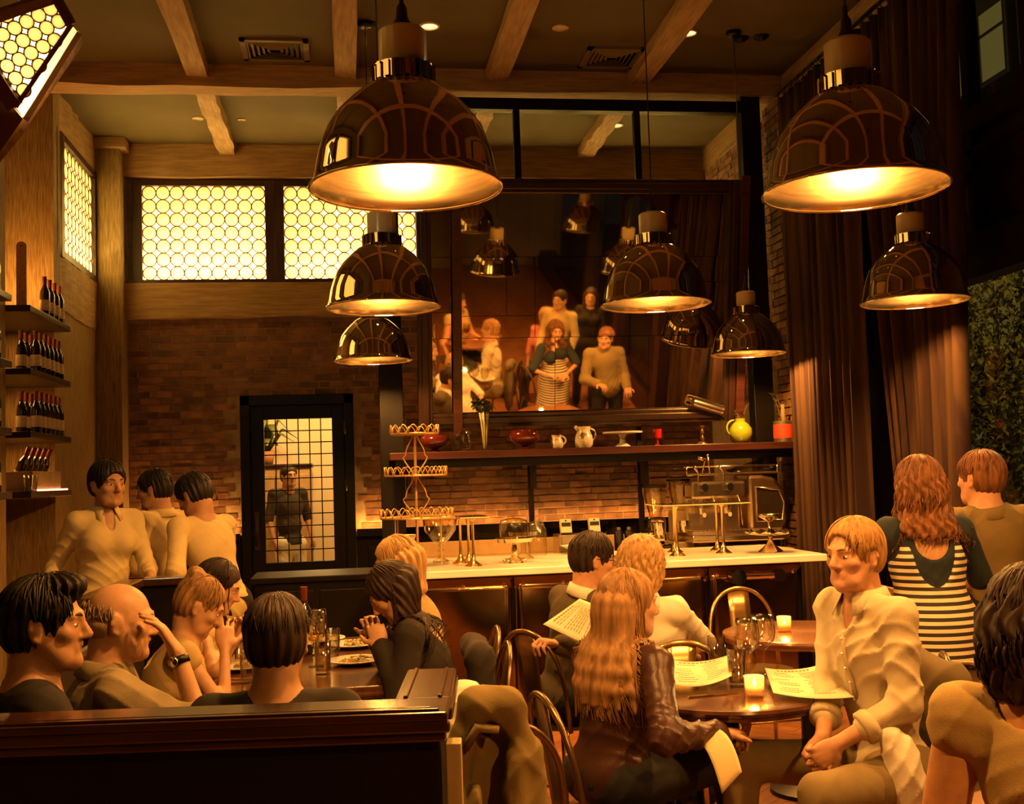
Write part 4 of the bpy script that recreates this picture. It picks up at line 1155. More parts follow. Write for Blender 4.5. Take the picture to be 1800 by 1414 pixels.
for k in range(4):
    m_ = MB(); rb_(m_, .08+k*.52, .53+k*.52, .018, .03, .25, .85); m_.build('field_panel', BLACKW, bo, bevel=.006)
c_ = P0+dv*(Lr-.012)+nv*.05
tag(MB().box((c_.x+.022, c_.y+.01, .507), (.034, .06, 1.014), Mx).build('end_post', mat('tan_post_wood', (.42, .30, .12), .6, var=.25, scale=6, stretch=(6, 6, .5)), None, bevel=.003), 'pale tan wooden post against the end of the near booth', 'post')
# seat benches
def bench(name, label, x0, x1, y0, y1, back=None):
    t = thing(name, label, 'bench', ((x0+x1)/2, (y0+y1)/2, 0))
    cx, cy = (x0+x1)/2, (y0+y1)/2
    MB().bb(x0-cx, x1-cx, y0-cy, y1-cy, 0, .38).build('base', BLACKW, t)
    MB().bb(x0-cx+.005, x1-cx-.005, y0-cy+.005, y1-cy-.005, .38, .46).build('cushion', mat('black_leather', (.02, .012, .009), .4), t, bevel=.02)
    if back: MB().bb(*[b-o for b, o in zip(back[:4], (cx, cx, cy, cy))], .46, 1.0).build('back_pad', MATS['black_leather'], t, bevel=.02)
bench('booth_bench', 'black leather bench along the left side of the booths', -1.03, -.72, 2.85, 5.6, (-1.03, -.99, 2.85, 5.6))
bench('booth_bench', 'black leather bench behind the near booth partition', -.70, .05, 2.68, 3.40)
# far booth partition behind the diners
fp = thing('far_booth_partition', 'far black booth partition with a polished cap rail below the waiters', 'partition', (0, 0, 0))
zf = 1.15
q = [atZ(150, 1052, zf), atZ(236, 1017, zf), atZ(317, 1013, zf)]
for a, b in zip(q, q[1:]):
    d_ = (b-a).normalized(); m2 = Matrix((d_, Vector((-d_.y, d_.x, 0)), Vector((0, 0, 1)))).transposed()
    c = (a+b)/2; l = (b-a).length+.06
    MB().box((c.x, c.y, zf-.02), (l, .11, .04), m2).build('cap_rail', CAPM, fp, bevel=.006)
    MB().box((c.x, c.y, (zf-.04)/2), (l-.02, .06, zf-.04), m2).build('panel', BLACKW, fp)
# banquette under the brick wall
bq = thing('wall_banquette', 'black upholstered banquette along the back wall beside the door', 'banquette', (-1.5, 10.55, 0))
MB().bb(-.5, .42, -.28, .27, 0, .40).build('base', BLACKW, bq)
MB().bb(-.5, .42, -.28, .25, .40, .48).build('cushion', MATS['black_leather'], bq, bevel=.02)
MB().bb(-.5, .42, .17, .27, .48, 1.0).build('back_pad', MATS['black_leather'], bq, bevel=.02)
# added black stand that fills the area before the door with dark
sc_ = thing('service_stand', 'black waist-high service stand in front of the door', 'stand', (-.25, 8.2, 0))
MB().bb(-.42, .42, -.25, .25, .05, .90).build('body', BLACKW, sc_, bevel=.006)
MB().bb(-.45, .45, -.28, .28, .90, .94).build('top', BLACKW, sc_, bevel=.006)
for s in (-1, 1): 
    dd = MB().bb(s*.2-.18, s*.2+.18, -.265, -.25, .12, .84).build('door', BLACKW, sc_, bevel=.004)
    MB().ball((s*.05, -.275, .6), .012).build('knob', BRASS, dd, True)
MB().bb(-.38, .38, -.2, .2, 0, .05).build('plinth', BLACK, sc_)
# ================================================================== tables
ZT = .78
TABW = mat('table_wood', (.10, .035, .014), .2, var=.4, scale=4, stretch=(6, .8, 1), coat=.6)
tl = thing('dining_table', 'long dark polished dining table of the left booth laid with plates', 'table', (-.225, 5.25, 0))
w2, l2 = .355, .72
MB().bb(-w2, w2, -l2, l2, ZT-.03, ZT).build('top', TABW, tl, bevel=.006)
e = MB(); e.tube([(-w2, -l2, ZT-.035), (w2, -l2, ZT-.035), (w2, l2, ZT-.035), (-w2, l2, ZT-.035)], .012, 8, closed=True); e.build('edge_moulding', TABW, tl, True)
for sy in (-.45, .45):
    MB().cyl((0, sy, .04), (0, sy, ZT-.03), .035).build('pedestal', BLACK, tl, True)
    MB().box((0, sy, .02), (.5, .07, .04)).build('foot', BLACK, tl, bevel=.01)
def round_table(loc, R, label, m=TABW):
    t = thing('round_table', label, 'table', loc)
    MB().lathe([(.0005, ZT-.03), (R-.02, ZT-.03), (R-.006, ZT-.026), (R, ZT-.014), (R-.004, ZT-.003), (R-.02, ZT), (.0005, ZT)], 56, cap=False).build('top', m, t, 30)
    MB().lathe([(R-.03, ZT-.045), (R-.012, ZT-.04), (R-.008, ZT-.028), (R-.03, ZT-.03)], 56, cap=False).build('edge_moulding', m, t, 30)
    MB().lathe([(.0005, 0), (.20, 0), (.20, .02), (.06, .05), (.035, .09), (.035, ZT-.08), (.07, ZT-.045), (.0005, ZT-.045)], 24).build('pedestal', BLACK, t, 30)
    return t
T1, T2 = Vector((1.36, 4.03, 0)), Vector((2.20, 5.33, 0))
round_table(T1, .37, 'round dark wooden cafe table with menus between the seated pair')
round_table(T2, .40, 'round brown wooden cafe table with one candle before the bar', mat('table_wood_warm', (.26, .10, .035), .25, var=.3, scale=4, coat=.5))
pN = atZ(1690, 1408, ZT)
round_table(Vector((pN.x+.22, pN.y-.30, 0)), .40, 'wooden table cut off by the lower right corner', MATS['table_wood_warm'])
T3 = Vector((1.42, 5.25, 0))
round_table(Vector((1.46, 5.56, 0)), .26, 'small dark table hidden behind the curly-haired woman')
# ---- chairs
CHM = mat('chair_steel', (.20, .12, .055), .3, .9)
CHG = mat('chair_gilt', (.52, .34, .13), .25, .9)
def chair(loc, yaw, label, m=CHM, splat=True):
    """sheet-steel bistro chair, yaw as for people: 0 faces away from the viewer"""
    t = thing('bistro_chair', label, 'chair', loc, -math.radians(yaw), 'metal bistro chairs')
    MB().lathe([(.0005, .445), (.19, .445), (.205, .45), (.205, .458), (.0005, .452)], 32, cap=False, M=Matrix.Diagonal(Vector((.98, .98, 1)))).build('seat', m, t, 40)
    hoop = []
    for k in range(25):
        a = math.pi*k/24
        hoop.append((.205*math.cos(a), -.17-.07*max(math.sin(a), 0)**.7, .455+.435*max(math.sin(a), 0)**.5))
    MB().tube(hoop, .011, 10).build('back_hoop', m, t, True)
    if splat:
        g = [[(x, -.175-.065*(z-.45)/.42-.0*abs(x), z) for x in (-.065, -.03, .03, .065)] for z in (.455, .55, .65, .75, .878)]
        MB().sheet(g, .003).build('splat', m, t, True)
    for sx in (-1, 1):
        for sy in (-1, 1):
            MB().tube([(sx*.16, sy*.15, .45), (sx*.19, sy*.19+(0 if sy > 0 else -.03), .0)], [.013, .011], 8).build('leg', m, t, True)
    MB().tube([(-.175, -.172, .2), (.175, -.172, .2)], .006, 6).tube([(-.175, .17, .2), (.175, .17, .2)], .006, 6).build('stretcher', m, t, True)
    return t
chair((.82, 3.64, 0), 80, 'dark metal bistro chair under the long-haired woman in the satin jacket')
chair((1.90, 3.55, 0), -118, 'metal bistro chair under the seated man in the cream shirt')
chair((1.38, 2.14, 0), 78, 'gilt metal bistro chair whose hoop shows past the tan-topped woman', CHG)
chair(atY(1328, 1062, 6.12)*1.0-Vector((0, 0, atY(1328, 1062, 6.12).z)), 176, 'empty gilt metal bistro chair behind the candle table', CHG)
pI = atD(1187, 1150, 4.72); chair((pI.x, pI.y+.1, 0), 4, 'warm-toned metal bistro chair of the curly-haired woman', CHG)
pH = atD(988, 1150, 5.2); chair((pH.x, pH.y, 0), 55, 'metal bistro chair of the man holding a menu sheet')
chair((.40, 4.72, 0), -90, 'metal bistro chair of the dark-haired woman eating at the booth')
chair((.42, 5.22, 0), -90, 'metal bistro chair of the fair-haired diner behind her')
pO = atD(852, 1330, 3.30); chair((pO.x, pO.y+.12, 0), -8, 'near metal bistro chair under the olive coat')
chair((2.36, 3.80, 0), 110, 'metal bistro chair standing between the cream-shirted man and the tan-topped woman')
# ---- tableware
def on(px, py, zt=ZT):
    p = atZ(px, py, zt); p.z = zt
    return p
PLATE = [(.0005, .004), (.06, .0), (.068, .003), (.118, .016), (.125, .020), (.124, .022), (.07, .009), (.0005, .008)]
FOOD = mat('pasta_food', (.62, .42, .14), .6, base2=(.30, .22, .05), scale=60)
def plate(p, label, seed, R=1.0, food=True):
    t = thing('dinner_plate', label, 'plate', p, 0, 'dinner plates on the booth table')
    MB().lathe([(r*R, z) for r, z in PLATE], 32, cap=False).build('plate', WHITE, t, True)
    if food:
        r = random.Random(seed); f = thing('food', 'small helping of pasta and greens on a plate', 'food', p+Vector((0, 0, .009))); f['label'] = 'pasta and greens on the '+label.replace(' with pasta', '')
        m_ = MB()
        for k in range(26):
            a = r.uniform(0, 6.28); d_ = r.uniform(0, .05); c = Vector((math.cos(a)*d_, math.sin(a)*d_, .004+r.uniform(0, .016)))
            m_.tube([c, c+Vector((r.uniform(-.02, .02), r.uniform(-.02, .02), .004)), c+Vector((r.uniform(-.03, .03), r.uniform(-.03, .03), -.002))], .0035, 5)
        tag(m_.build('noodle_heap', FOOD, f), kind='stuff')
        for k in range(5):
            a = r.uniform(0, 6.28); c = Vector((math.cos(a)*.03, math.sin(a)*.03, .02))
            MB().sheet([[c, c+Vector((.012, .004, .004))], [c+Vector((.004, .016, .006)), c+Vector((.018, .018, 0))]], .001).build('herb_leaf', LEAF, f)
plate(on(626, 1167), 'white dinner plate with pasta near the right edge of the booth table', 1)
plate(on(622, 1138), 'white dinner plate in front of the eating woman', 2)
plate(on(425, 1177), 'white dinner plate with pasta left of the dark-haired man', 3)
plate(on(566, 1129), 'white dinner plate at the far middle of the booth table', 4, .95)
plate(on(470, 1150), 'white dinner plate half hidden behind the dark-haired man', 5, .95)
WINEG = [(.0005, 0), (.034, 0), (.034, .003), (.006, .008), (.004, .02), (.004, .085), (.012, .095), (.034, .12), (.042, .15), (.038, .195), (.034, .215), (.033, .215), (.037, .195), (.041, .15), (.033, .122), (.0005, .098)]
TALL = [(.0005, 0), (.030, 0), (.031, .01), (.036, .14), (.0345, .14), (.029, .016), (.0005, .014)]
WATER = thin_glass('water', (.93, .9, .8), 1.2); WHITEW = thin_glass('white_wine', (.9, .75, .4), 1.0)
make_glass('wine_glass', WINEG, 'tall stemmed wine glass beside the wine bottle', 'glass', on(561, 1152))
make_glass('wine_glass', WINEG, 'stemmed wine glass with white wine at the booth table', 'glass', on(556, 1172), None, ([(.0005, .1), (.033, .123), (.0395, .145), (.0005, .145)], WHITEW))
make_glass('water_glass', TALL, 'straight tall glass of iced water nearest on the booth table', 'glass', on(568, 1186), thin_glass('cut_glass'), ([(.0005, .016), (.029, .016), (.033, .11), (.0005, .11)], WATER))
make_glass('water_glass', TALL, 'straight tall water glass behind the first one', 'glass', on(585, 1160), None, ([(.0005, .016), (.029, .016), (.033, .11), (.0005, .11)], WATER))
bottle(on(536, 1150), 'dark wine bottle with cream label standing on the booth table', None, None, 1.05)
def cutlery(p, ang, label, kind='knife'):
    t = thing(kind, label, kind, p, ang)
    MB().box((0, -.05, .004), (.012, .10, .006)).build('handle', SILV, t, bevel=.002)
    if kind == 'knife': MB().prism([(-.008, 0, .002), (.008, 0, .002), (.007, .09, .002), (0, .11, .002)], (0, 0, .003)).build('blade', SILV, t)
    else:
        MB().box((0, .03, .004), (.008, .06, .004)).build('neck', SILV, t)
        for k in range(4): MB().box((-.009+k*.006, .085, .005), (.003, .05, .003)).build('tine', SILV, t)
cutlery(on(400, 1196), 1.4, 'silver knife lying left of the dark-haired man')
cutlery(on(395, 1203), 1.45, 'silver fork lying beside the knife at the table edge', 'fork')
make_glass('tumbler', TUMB, 'short tumbler at the left corner of the booth table', 'glass', on(436, 1200))
make_glass('tumbler', TUMB, 'short amber tumbler by the left plate of the booth table', 'glass', on(424, 1162))
tag(MB().box(on(689, 1195)+Vector((.03, .05, .03)), (.07, .05, .06), rotz(.3)).build('folded_napkin', WHITE, None, bevel=.015), 'small folded white napkin at the right corner of the booth table', 'napkin')
# candle table and near round table
WAX = translucent('candle_wax', (.95, .75, .45), .5)
FLAME = emitter('flame', (1, .62, .2), 25)
def votive(p, label, W=1.6):
    t = thing('votive_candle', label, 'candle', p)
    MB().lathe([(.0005, .0), (.032, 0), (.034, .008), (.036, .075), (.034, .075), (.031, .012), (.0005, .010)], 24, cap=False).build('holder', translucent('votive_glass', (1, .85, .6), .35, .2, through=.8), t, True)
    MB().lathe([(.0005, .011), (.027, .011), (.027, .038), (.0005, .036)], 20).build('wax', WAX, t, True)
    MB().lathe([(.0005, .036), (.005, .044), (.0055, .05), (.003, .06), (.0005, .068)], 12).build('flame', FLAME, t, True)
    point('candle_light', (0, 0, .085), W, (1, .55, .15), .015, t)
votive(on(1379, 1111), 'lit votive candle in a glass on the brown round table')
votive(on(1327, 1226), 'lit votive candle in a glass on the near round table')
make_glass('tumbler', TALL, 'clear tumbler left of the candle on the near round table', 'glass', on(1261, 1180))
BALLOON = [(.0005, 0), (.036, 0), (.036, .003), (.006, .008), (.004, .02), (.004, .09), (.012, .10), (.042, .13), (.05, .165), (.046, .205), (.040, .235), (.039, .235), (.045, .205), (.049, .165), (.041, .132), (.0005, .104)]
make_glass('wine_glass', BALLOON, 'large balloon wine glass, left of the pair on the near round table', 'glass', on(1316, 1196))
make_glass('wine_glass', BALLOON, 'large balloon wine glass, right of the pair on the near round table', 'glass', on(1344, 1186))
make_glass('water_glass', TALL, 'tall water glass beside the balloon glasses', 'glass', on(1297, 1207), None, ([(.0005, .016), (.029, .016), (.033, .09), (.0005, .09)], WATER))
make_glass('wine_glass', BALLOON, 'red wine glass at the lower right corner', 'glass', on(1778, 1412, ZT)+Vector((0, -.02, 0)), thin_glass('cut_glass'), ([(.0005, .106), (.04, .133), (.047, .15), (.0005, .15)], thin_glass('red_wine', (.25, .02, .01), .8)))
# ---- menus: sheets of cream paper with printed lines
PAPER = translucent('menu_paper', (.80, .70, .46), .25, .7)
INK = mat('print_ink', (.22, .12, .04), .8)
def menu(c4, label, bend=.0, lines=14, seed=0, two=False):
    """c4: four corners (a,b,c,d) a->b top edge, d->c bottom edge"""
    a, b, c, d = [Vector(p) for p in c4]
    base = (a+b+c+d)/4
    up = (b-a).cross(d-a).normalized()
    if up.z < 0: up = -up
    t = thing('menu_sheet', label, 'menu', base)
    def S(u, v, o=0): 
        p = (a*(1-u)+b*u)*(1-v)+(d*(1-u)+c*u)*v
        return p+up*(bend*4*(u-.5)**2+o)-base
    n = 12
    MB().sheet([[S(i/n, j/n) for j in range(n+1)] for i in range(n+1)], .0012).build('paper', PAPER, t, True)
    r = random.Random(seed); ink = MB()
    cols = ((.08, .46), (.54, .92)) if two else ((.12, .88),)
    for u0, u1 in cols:
        for k in range(lines):
            v = .16+.74*k/lines
            if r.random() < .12: continue
            s_, e_ = u0+r.uniform(0, .08), u1-r.uniform(0, .14)
            for q in range(6):
                ua, ub = s_+(e_-s_)*q/6, s_+(e_-s_)*(q+.8)/6
                ink.add([S(ua, v, .0009), S(ub, v, .0009), S(ub, v+.016, .0009), S(ua, v+.016, .0009)], [(0, 1, 2, 3), (3, 2, 1, 0)])
    tag(ink.build('printed_lines', INK, t), kind='stuff')
    h = MB()
    for q in range(9):
        ua = .2+q*.066; h.add([S(ua, .06, .0009), S(ua+.045, .06, .0009), S(ua+.045, .10, .0009), S(ua, .10, .0009)], [(0, 1, 2, 3), (3, 2, 1, 0)])
    tag(h.build('heading', INK, t), kind='stuff')
z_ = ZT+.012
menu([atZ(1345, 1180, z_+.02), atZ(1440, 1175, z_+.03), atZ(1500, 1232, z_+.02), atZ(1360, 1224, z_)], 'open cream menu lying in front of the seated man', .012, 12, 1, True)
menu([atZ(1170, 1167, z_+.04), atZ(1283, 1160, z_+.05), atZ(1287, 1197, z_+.02), atZ(1185, 1214, z_+.002)], 'cream menu curling up at the left of the near round table', .02, 9, 2, True)
hm = [atD(1018, 1054, 4.75), atD(1058, 1070, 4.72), atD(1040, 1140, 4.6), atD(954, 1099, 4.62)]
menu([hm[3], hm[0], hm[1], hm[2]], 'cream menu sheet held up by the man with glasses', .006, 12, 3)
cutlery(on(1255, 1224)+Vector((0, 0, .0)), -1.45, 'dark handled knife lying at the front of the near round table')
# ---- draped coats come with the figures below
# ================================================================== figures: smooth solids polygonised to one mesh
F32 = np.float32
def nrm(v):
    v = np.asarray(v, float); l = np.linalg.norm(v)
    return v/l if l > 1e-9 else v
class Solid:
    """smooth union of tapered capsules and ellipsoids, with cuts"""
    def __init__(s): s.u, s.cut = [], []
    def cap(s, a, b, r0, r1=None, k=.03):
        s.u.append(('c', np.asarray(a, float), np.asarray(b, float), r0, r0 if r1 is None else r1, k)); return s
    def ell(s, c, r, R=None, k=.03):
        s.u.append(('e', np.asarray(c, float), np.asarray(r, float), np.eye(3) if R is None else np.asarray(R, float), 0, k)); return s
    def sub_ell(s, c, r, R=None, k=.01): s.cut.append(('e', np.asarray(c, float), np.asarray(r, float), np.eye(3) if R is None else np.asarray(R, float), 0, k)); return s
    def sub_cap(s, a, b, r0, r1=None, k=.01): s.cut.append(('c', np.asarray(a, float), np.asarray(b, float), r0, r0 if r1 is None else r1, k)); return s
    def plane(s, p, n): s.cut.append(('p', np.asarray(p, float), nrm(n), 0, 0, 0)); return s
    @staticmethod
    def d1(q, P):
        if q[0] == 'c':
            a, ba = q[1].astype(F32), (q[2]-q[1]).astype(F32)
            pa = P-a
            t = np.clip((pa@ba)/max(float(ba@ba), 1e-9), 0, 1)
            w = pa-t[..., None]*ba
            return np.sqrt((w*w).sum(-1))-(q[3]+(q[4]-q[3])*t)
        if q[0] == 'e':
            L = (P-q[1].astype(F32))@q[3].T.astype(F32)
            r = q[2].astype(F32)
            A = L/r; k0 = np.sqrt((A*A).sum(-1)); B = A/r; k1 = np.sqrt((B*B).sum(-1))+1e-9
            return k0*(k0-1)/k1
        return (P-q[1].astype(F32))@q[2].astype(F32)
    @staticmethod
    def smin(a, b, k):
        h = np.maximum(k-np.abs(a-b), 0)/k
        return np.minimum(a, b)-h*h*k*.25
    def ev(s, P, cut=True):
        P = np.asarray(P, F32); d = np.full(P.shape[:-1], 9, F32)
        for q in s.u: d = s.smin(d, s.d1(q, P), q[5])
        return s.cuts(d, P) if cut else d
    def cuts(s, d, P):
        for q in s.cut:
            e = s.d1(q, P)
            if q[0] == 'p': d = np.maximum(d, e)
            else: d = -s.smin(-d, e, q[5])
        return d
    def bounds(s):
        lo, hi = np.full(3, 9e9), np.full(3, -9e9)
        for q in s.u:
            if q[0] == 'c': pts, r = (q[1], q[2]), max(q[3], q[4])
            else: pts, r = (q[1],), float(max(q[2]))
            for p in pts: lo = np.minimum(lo, p-r); hi = np.maximum(hi, p+r)
        return lo, hi
    def mesh(s, h, disp=None):
        lo, hi = s.bounds(); lo = lo-4*h; hi = hi+4*h
        B = 10; nb = np.ceil((hi-lo)/(B*h)).astype(int)
        n = nb*B+1
        I = np.stack(np.meshgrid(*[np.arange(k) for k in nb], indexing='ij'), -1).reshape(-1, 3)
        Cn = (lo+(I*B+B/2)*h).astype(F32)
        rad = B*h*.87
        D = np.stack([s.d1(q, Cn) for q in s.u])
        K = np.array([q[5] for q in s.u])[:, None]
        dm = D.min(0)
        act = (dm < rad+.03) & (dm > -rad-.06)
        for q in s.cut:
            if q[0] == 'p':
                e = s.d1(q, Cn); act &= e < rad+.01
                dm = np.maximum(dm, e)
        V = np.full(n, 1, F32)
        ai = np.nonzero(act)[0]
        off = np.stack(np.meshgrid(*[np.arange(B+1)]*3, indexing='ij'), -1).reshape(-1, 3)
        base = (I[ai]*B)
        P = (lo+(base[:, None, :]+off[None])*h).astype(F32)
        d = np.full(P.shape[:2], 9, F32)
        for qi, q in enumerate(s.u):
            m = D[qi, ai] < rad*1.05+q[5]+.012
            if q[0] == 'e': m = D[qi, ai] < rad*1.6+q[5]+.03
            if m.any(): d[m] = s.smin(d[m], s.d1(q, P[m]), q[5])
        if disp is not None: d = d+disp(P)
        d = s.cuts(d, P)
        for i in np.nonzero(~act & (dm < 0))[0]:
            x, y, z = I[i]*B; V[x:x+B+1, y:y+B+1, z:z+B+1] = -1
        d = d.reshape(-1, B+1, B+1, B+1)
        for k, (x, y, z) in enumerate(base): V[x:x+B+1, y:y+B+1, z:z+B+1] = d[k]
        return surface_nets(V, lo, h)
def surface_nets(V, lo, h):
    ins = V < 0
    c = ins[:-1, :-1, :-1].astype(np.int8)
    tot = np.zeros_like(c)
    for dx in (0, 1):
        for dy in (0, 1):
            for dz in (0, 1):
                tot += ins[dx:ins.shape[0]-1+dx, dy:ins.shape[1]-1+dy, dz:ins.shape[2]-1+dz]
    A = np.argwhere((tot > 0) & (tot < 8))
    if len(A) == 0: return np.zeros((0, 3)), np.zeros((0, 4), int)
    idx = np.full(c.shape, -1, np.int32); idx[A[:, 0], A[:, 1], A[:, 2]] = np.arange(len(A))
    acc = np.zeros((len(A), 3)); cnt = np.zeros(len(A))
    cor = [(x, y, z) for x in (0, 1) for y in (0, 1) for z in (0, 1)]
    val = {k: V[A[:, 0]+k[0], A[:, 1]+k[1], A[:, 2]+k[2]] for k in cor}
    for a in cor:
        for ax in range(3):
            if a[ax]: continue
            b = list(a); b[ax] = 1; b = tuple(b)
            va, vb = val[a], val[b]; m = (va < 0) != (vb < 0)
            t = np.where(m, va/np.where(m, va-vb, 1), 0)
            p = np.zeros((len(A), 3)); p += a; p[:, ax] += t
            acc[m] += p[m]; cnt[m] += 1
    verts = lo+(A+acc/cnt[:, None])*h
    quads = []
    for ax in range(3):
        sl0 = [slice(None)]*3; sl1 = [slice(None)]*3
        sl0[ax] = slice(0, -1); sl1[ax] = slice(1, None)
        a, b = ins[tuple(sl0)], ins[tuple(sl1)]
        E = np.argwhere(a != b)
        o1, o2 = [(1, 2), (2, 0), (0, 1)][ax]
        E = E[(E[:, o1] > 0) & (E[:, o2] > 0) & (E[:, o1] < c.shape[o1]) & (E[:, o2] < c.shape[o2])]
        f = a[tuple(E.T)]
        q = []
        for d1, d2 in ((-1, -1), (0, -1), (0, 0), (-1, 0)):
            G = E.copy(); G[:, o1] += d1; G[:, o2] += d2
            q.append(idx[tuple(G.T)])
        q = np.stack(q, 1)
        q = np.where(f[:, None], q, q[:, ::-1])
        quads.append(q[(q >= 0).all(1)])
    return verts, np.concatenate(quads)
def np_mesh(name, v, q, m, smooth=True):
    me = bpy.data.meshes.new(name)
    me.vertices.add(len(v)); me.vertices.foreach_set('co', np.asarray(v, F32).ravel())
    me.loops.add(len(q)*4); me.loops.foreach_set('vertex_index', np.asarray(q, np.int32).ravel())
    me.polygons.add(len(q)); me.polygons.foreach_set('loop_start', np.arange(0, len(q)*4, 4, dtype=np.int32))
    me.materials.append(m)
    me.update(calc_edges=True)
    if smooth: me.polygons.foreach_set('use_smooth', np.ones(len(q), bool))
    return me
def frame3(yaw, pitch=0, roll=0):
    y, p, r = math.radians(yaw), math.radians(pitch), math.radians(roll)
    f = np.array([math.sin(y)*math.cos(p), math.cos(y)*math.cos(p), math.sin(p)])
    rt = np.array([math.cos(y), -math.sin(y), 0.]); up = np.cross(rt, f)
    rt, up = rt*math.cos(r)+up*math.sin(r), -rt*math.sin(r)+up*math.cos(r)
    return np.stack([rt, f, up])          # rows: right, forward, up
def ik(S, T, l1, l2, pole):
    S, T = np.asarray(S, float), np.asarray(T, float)
    d = T-S; L = np.linalg.norm(d)
    if L > (l1+l2)*.995: T = S+d/L*(l1+l2)*.995; d = T-S; L = np.linalg.norm(d)
    if L < abs(l1-l2)+.02: L = abs(l1-l2)+.02
    n = d/np.linalg.norm(d); a = (l1*l1-l2*l2+L*L)/(2*L); hh = math.sqrt(max(l1*l1-a*a, 0))
    p = np.asarray(pole, float); p = nrm(p-n*(p@n))
    return S+n*a+p*hh, T
def skin_mat(name, c): return mat(name, c, .5, var=.16, scale=30, spec=.35, bump=.05, bscale=120)
def hair_mat(name, c, c2): return mat(name, c, .55, base2=c2, scale=9, stretch=(6, 6, .8), spec=.25)
SK1 = skin_mat('skin_fair', (.52, .28, .15)); SK2 = skin_mat('skin_tan', (.42, .21, .10)); SK3 = skin_mat('skin_pink', (.55, .28, .16))
EYEW = mat('eye_white', (.7, .66, .6), .2, coat=.5); IRIS = mat('eye_iris', (.06, .035, .02), .15, coat=.6)
def head_solid(S, hc, R, s, female=False):
    g = lambda x, y, z: hc+(np.array([x, y, z])*s)@R
    e = lambda c, r, k=.03: S.ell(g(*c), np.array(r)*s, R, k)
    e((0, -.014, .030), (.074, .093, .084), .02)
    e((0, .026, -.030), (.058, .062, .074), .035)
    S.cap(g(-.028, .045, -.082), g(.028, .045, -.082), .026*s, k=.03)
    S.cap(g(0, .074, -.095), g(0, .068, -.099), (.017 if female else .021)*s, k=.025)
    for x in (-1, 1):
        S.cap(g(x*.051, .0, -.035), g(x*.036, .042, -.082), .020*s, .015*s, k=.03)
        e((x*.041, .056, -.018), (.022, .02, .018), .02)
        S.cap(g(x*.012, .081, .028), g(x*.040, .072, .026), .0105*s, .009*s, k=.015)
        e((x*.031, .068, .005), (.0165, .0145, .0125), .006)
        # ear
        e((x*.077, -.012, -.004), (.007, .020, .031), .008)
        S.cap(g(x*.079, -.02, .024), g(x*.084, -.024, -.002), .006*s, k=.006)
        S.cap(g(x*.078, -.006, -.032), g(x*.080, -.012, -.028), .007*s, k=.006)
        S.cap(g(x*.010, .096, -.030), g(x*.014, .088, -.031), .0065*s, k=.008)
    S.cap(g(0, .083, .020), g(0, .107, -.024), .0085*s, .0115*s, k=.014)
    S.cap(g(-.020, .078, -.0535), g(0, .0865, -.0505), .0055*s, .0062*s, k=.01)
    S.cap(g(.020, .078, -.0535), g(0, .0865, -.0505), .0055*s, .0062*s, k=.01)
    S.cap(g(-.016, .078, -.0635), g(.016, .078, -.0635), .0068*s, k=.01)
    for x in (-1, 1): S.sub_ell(g(x*.032, .096, .004), np.array((.015, .013, .010))*s, R, .012)
    S.sub_cap(g(-.022, .089, -.0575), g(.022, .089, -.0575), .0022*s, k=.004)
def hand_solid(S, w, d, pn, side, curl=.4, s=1.0, spread=.12, point=0):
    """wrist w, direction d, palm normal pn, side +1 right hand / -1 left"""
    d = nrm(d); pn = nrm(np.asarray(pn, float)-d*np.dot(pn, d)); lat = np.cross(pn, d)*side   # towards the thumb
    R = np.stack([lat, d, pn])
    S.ell(w+d*.048*s, np.array((.040, .054, .017))*s, R, .02)
    for i, (o, L) in enumerate(((.030, .072), (.0105, .082), (-.0105, .076), (-.030, .060))):
        b = w+(d*(.090-.006*abs(i-1.3))+lat*o)*s
        c1 = curl*(1.0+.12*i); c2 = c1+curl*1.5
        if point and i == 0: c1 = c2 = .1
        dd = nrm(d+lat*spread*(1.5-i)*.6)
        v1 = dd*math.cos(c1)+pn*math.sin(c1); v2 = dd*math.cos(c2)+pn*math.sin(c2)
        m1 = b+v1*L*.52*s; m2 = m1+v2*L*.48*s
        S.cap(b-d*.02*s, b, .0095*s, .009*s, .008); S.cap(b, m1, .0092*s, .0082*s, .004); S.cap(m1, m2, .0082*s, .0068*s, .004)
    tb = w+(d*.025+lat*.032)*s; td = nrm(d*.6+lat*.75+pn*.25)
    t1 = tb+td*.038*s; t2 = t1+nrm(d*.85+lat*.35+pn*.3)*.032*s
    S.cap(w+d*.02*s, tb, .016*s, .014*s, .015); S.cap(tb, t1, .0125*s, .0105*s, .008); S.cap(t1, t2, .0105*s, .0078*s, .004)
def wr_disp(amp, f=1.0, seed=0):
    r = np.random.RandomState(seed); ph = r.uniform(0, 6, 8)
    def fn(P):
        x, y, z = P[..., 0]*f, P[..., 1]*f, P[..., 2]*f
        a = np.sin(30*x+22*y+38*z+2.5*np.sin(11*y+7*z+ph[0])+ph[1])
        b = np.sin(-34*x+18*y+30*z+2.2*np.sin(13*x-6*z+ph[3])+ph[4])
        m1 = .5+.5*np.sin(9*x+11*z+ph[2]); m2 = .5+.5*np.sin(8*y-10*z+ph[5])
        return (-amp*((1-np.abs(a))**2.2*m1+(1-np.abs(b))**2.2*m2)+amp*.35).astype(F32)
    return fn
CAPR = np.array((.082, .104, .094)); CAPC = np.array((0, -.014, .032))
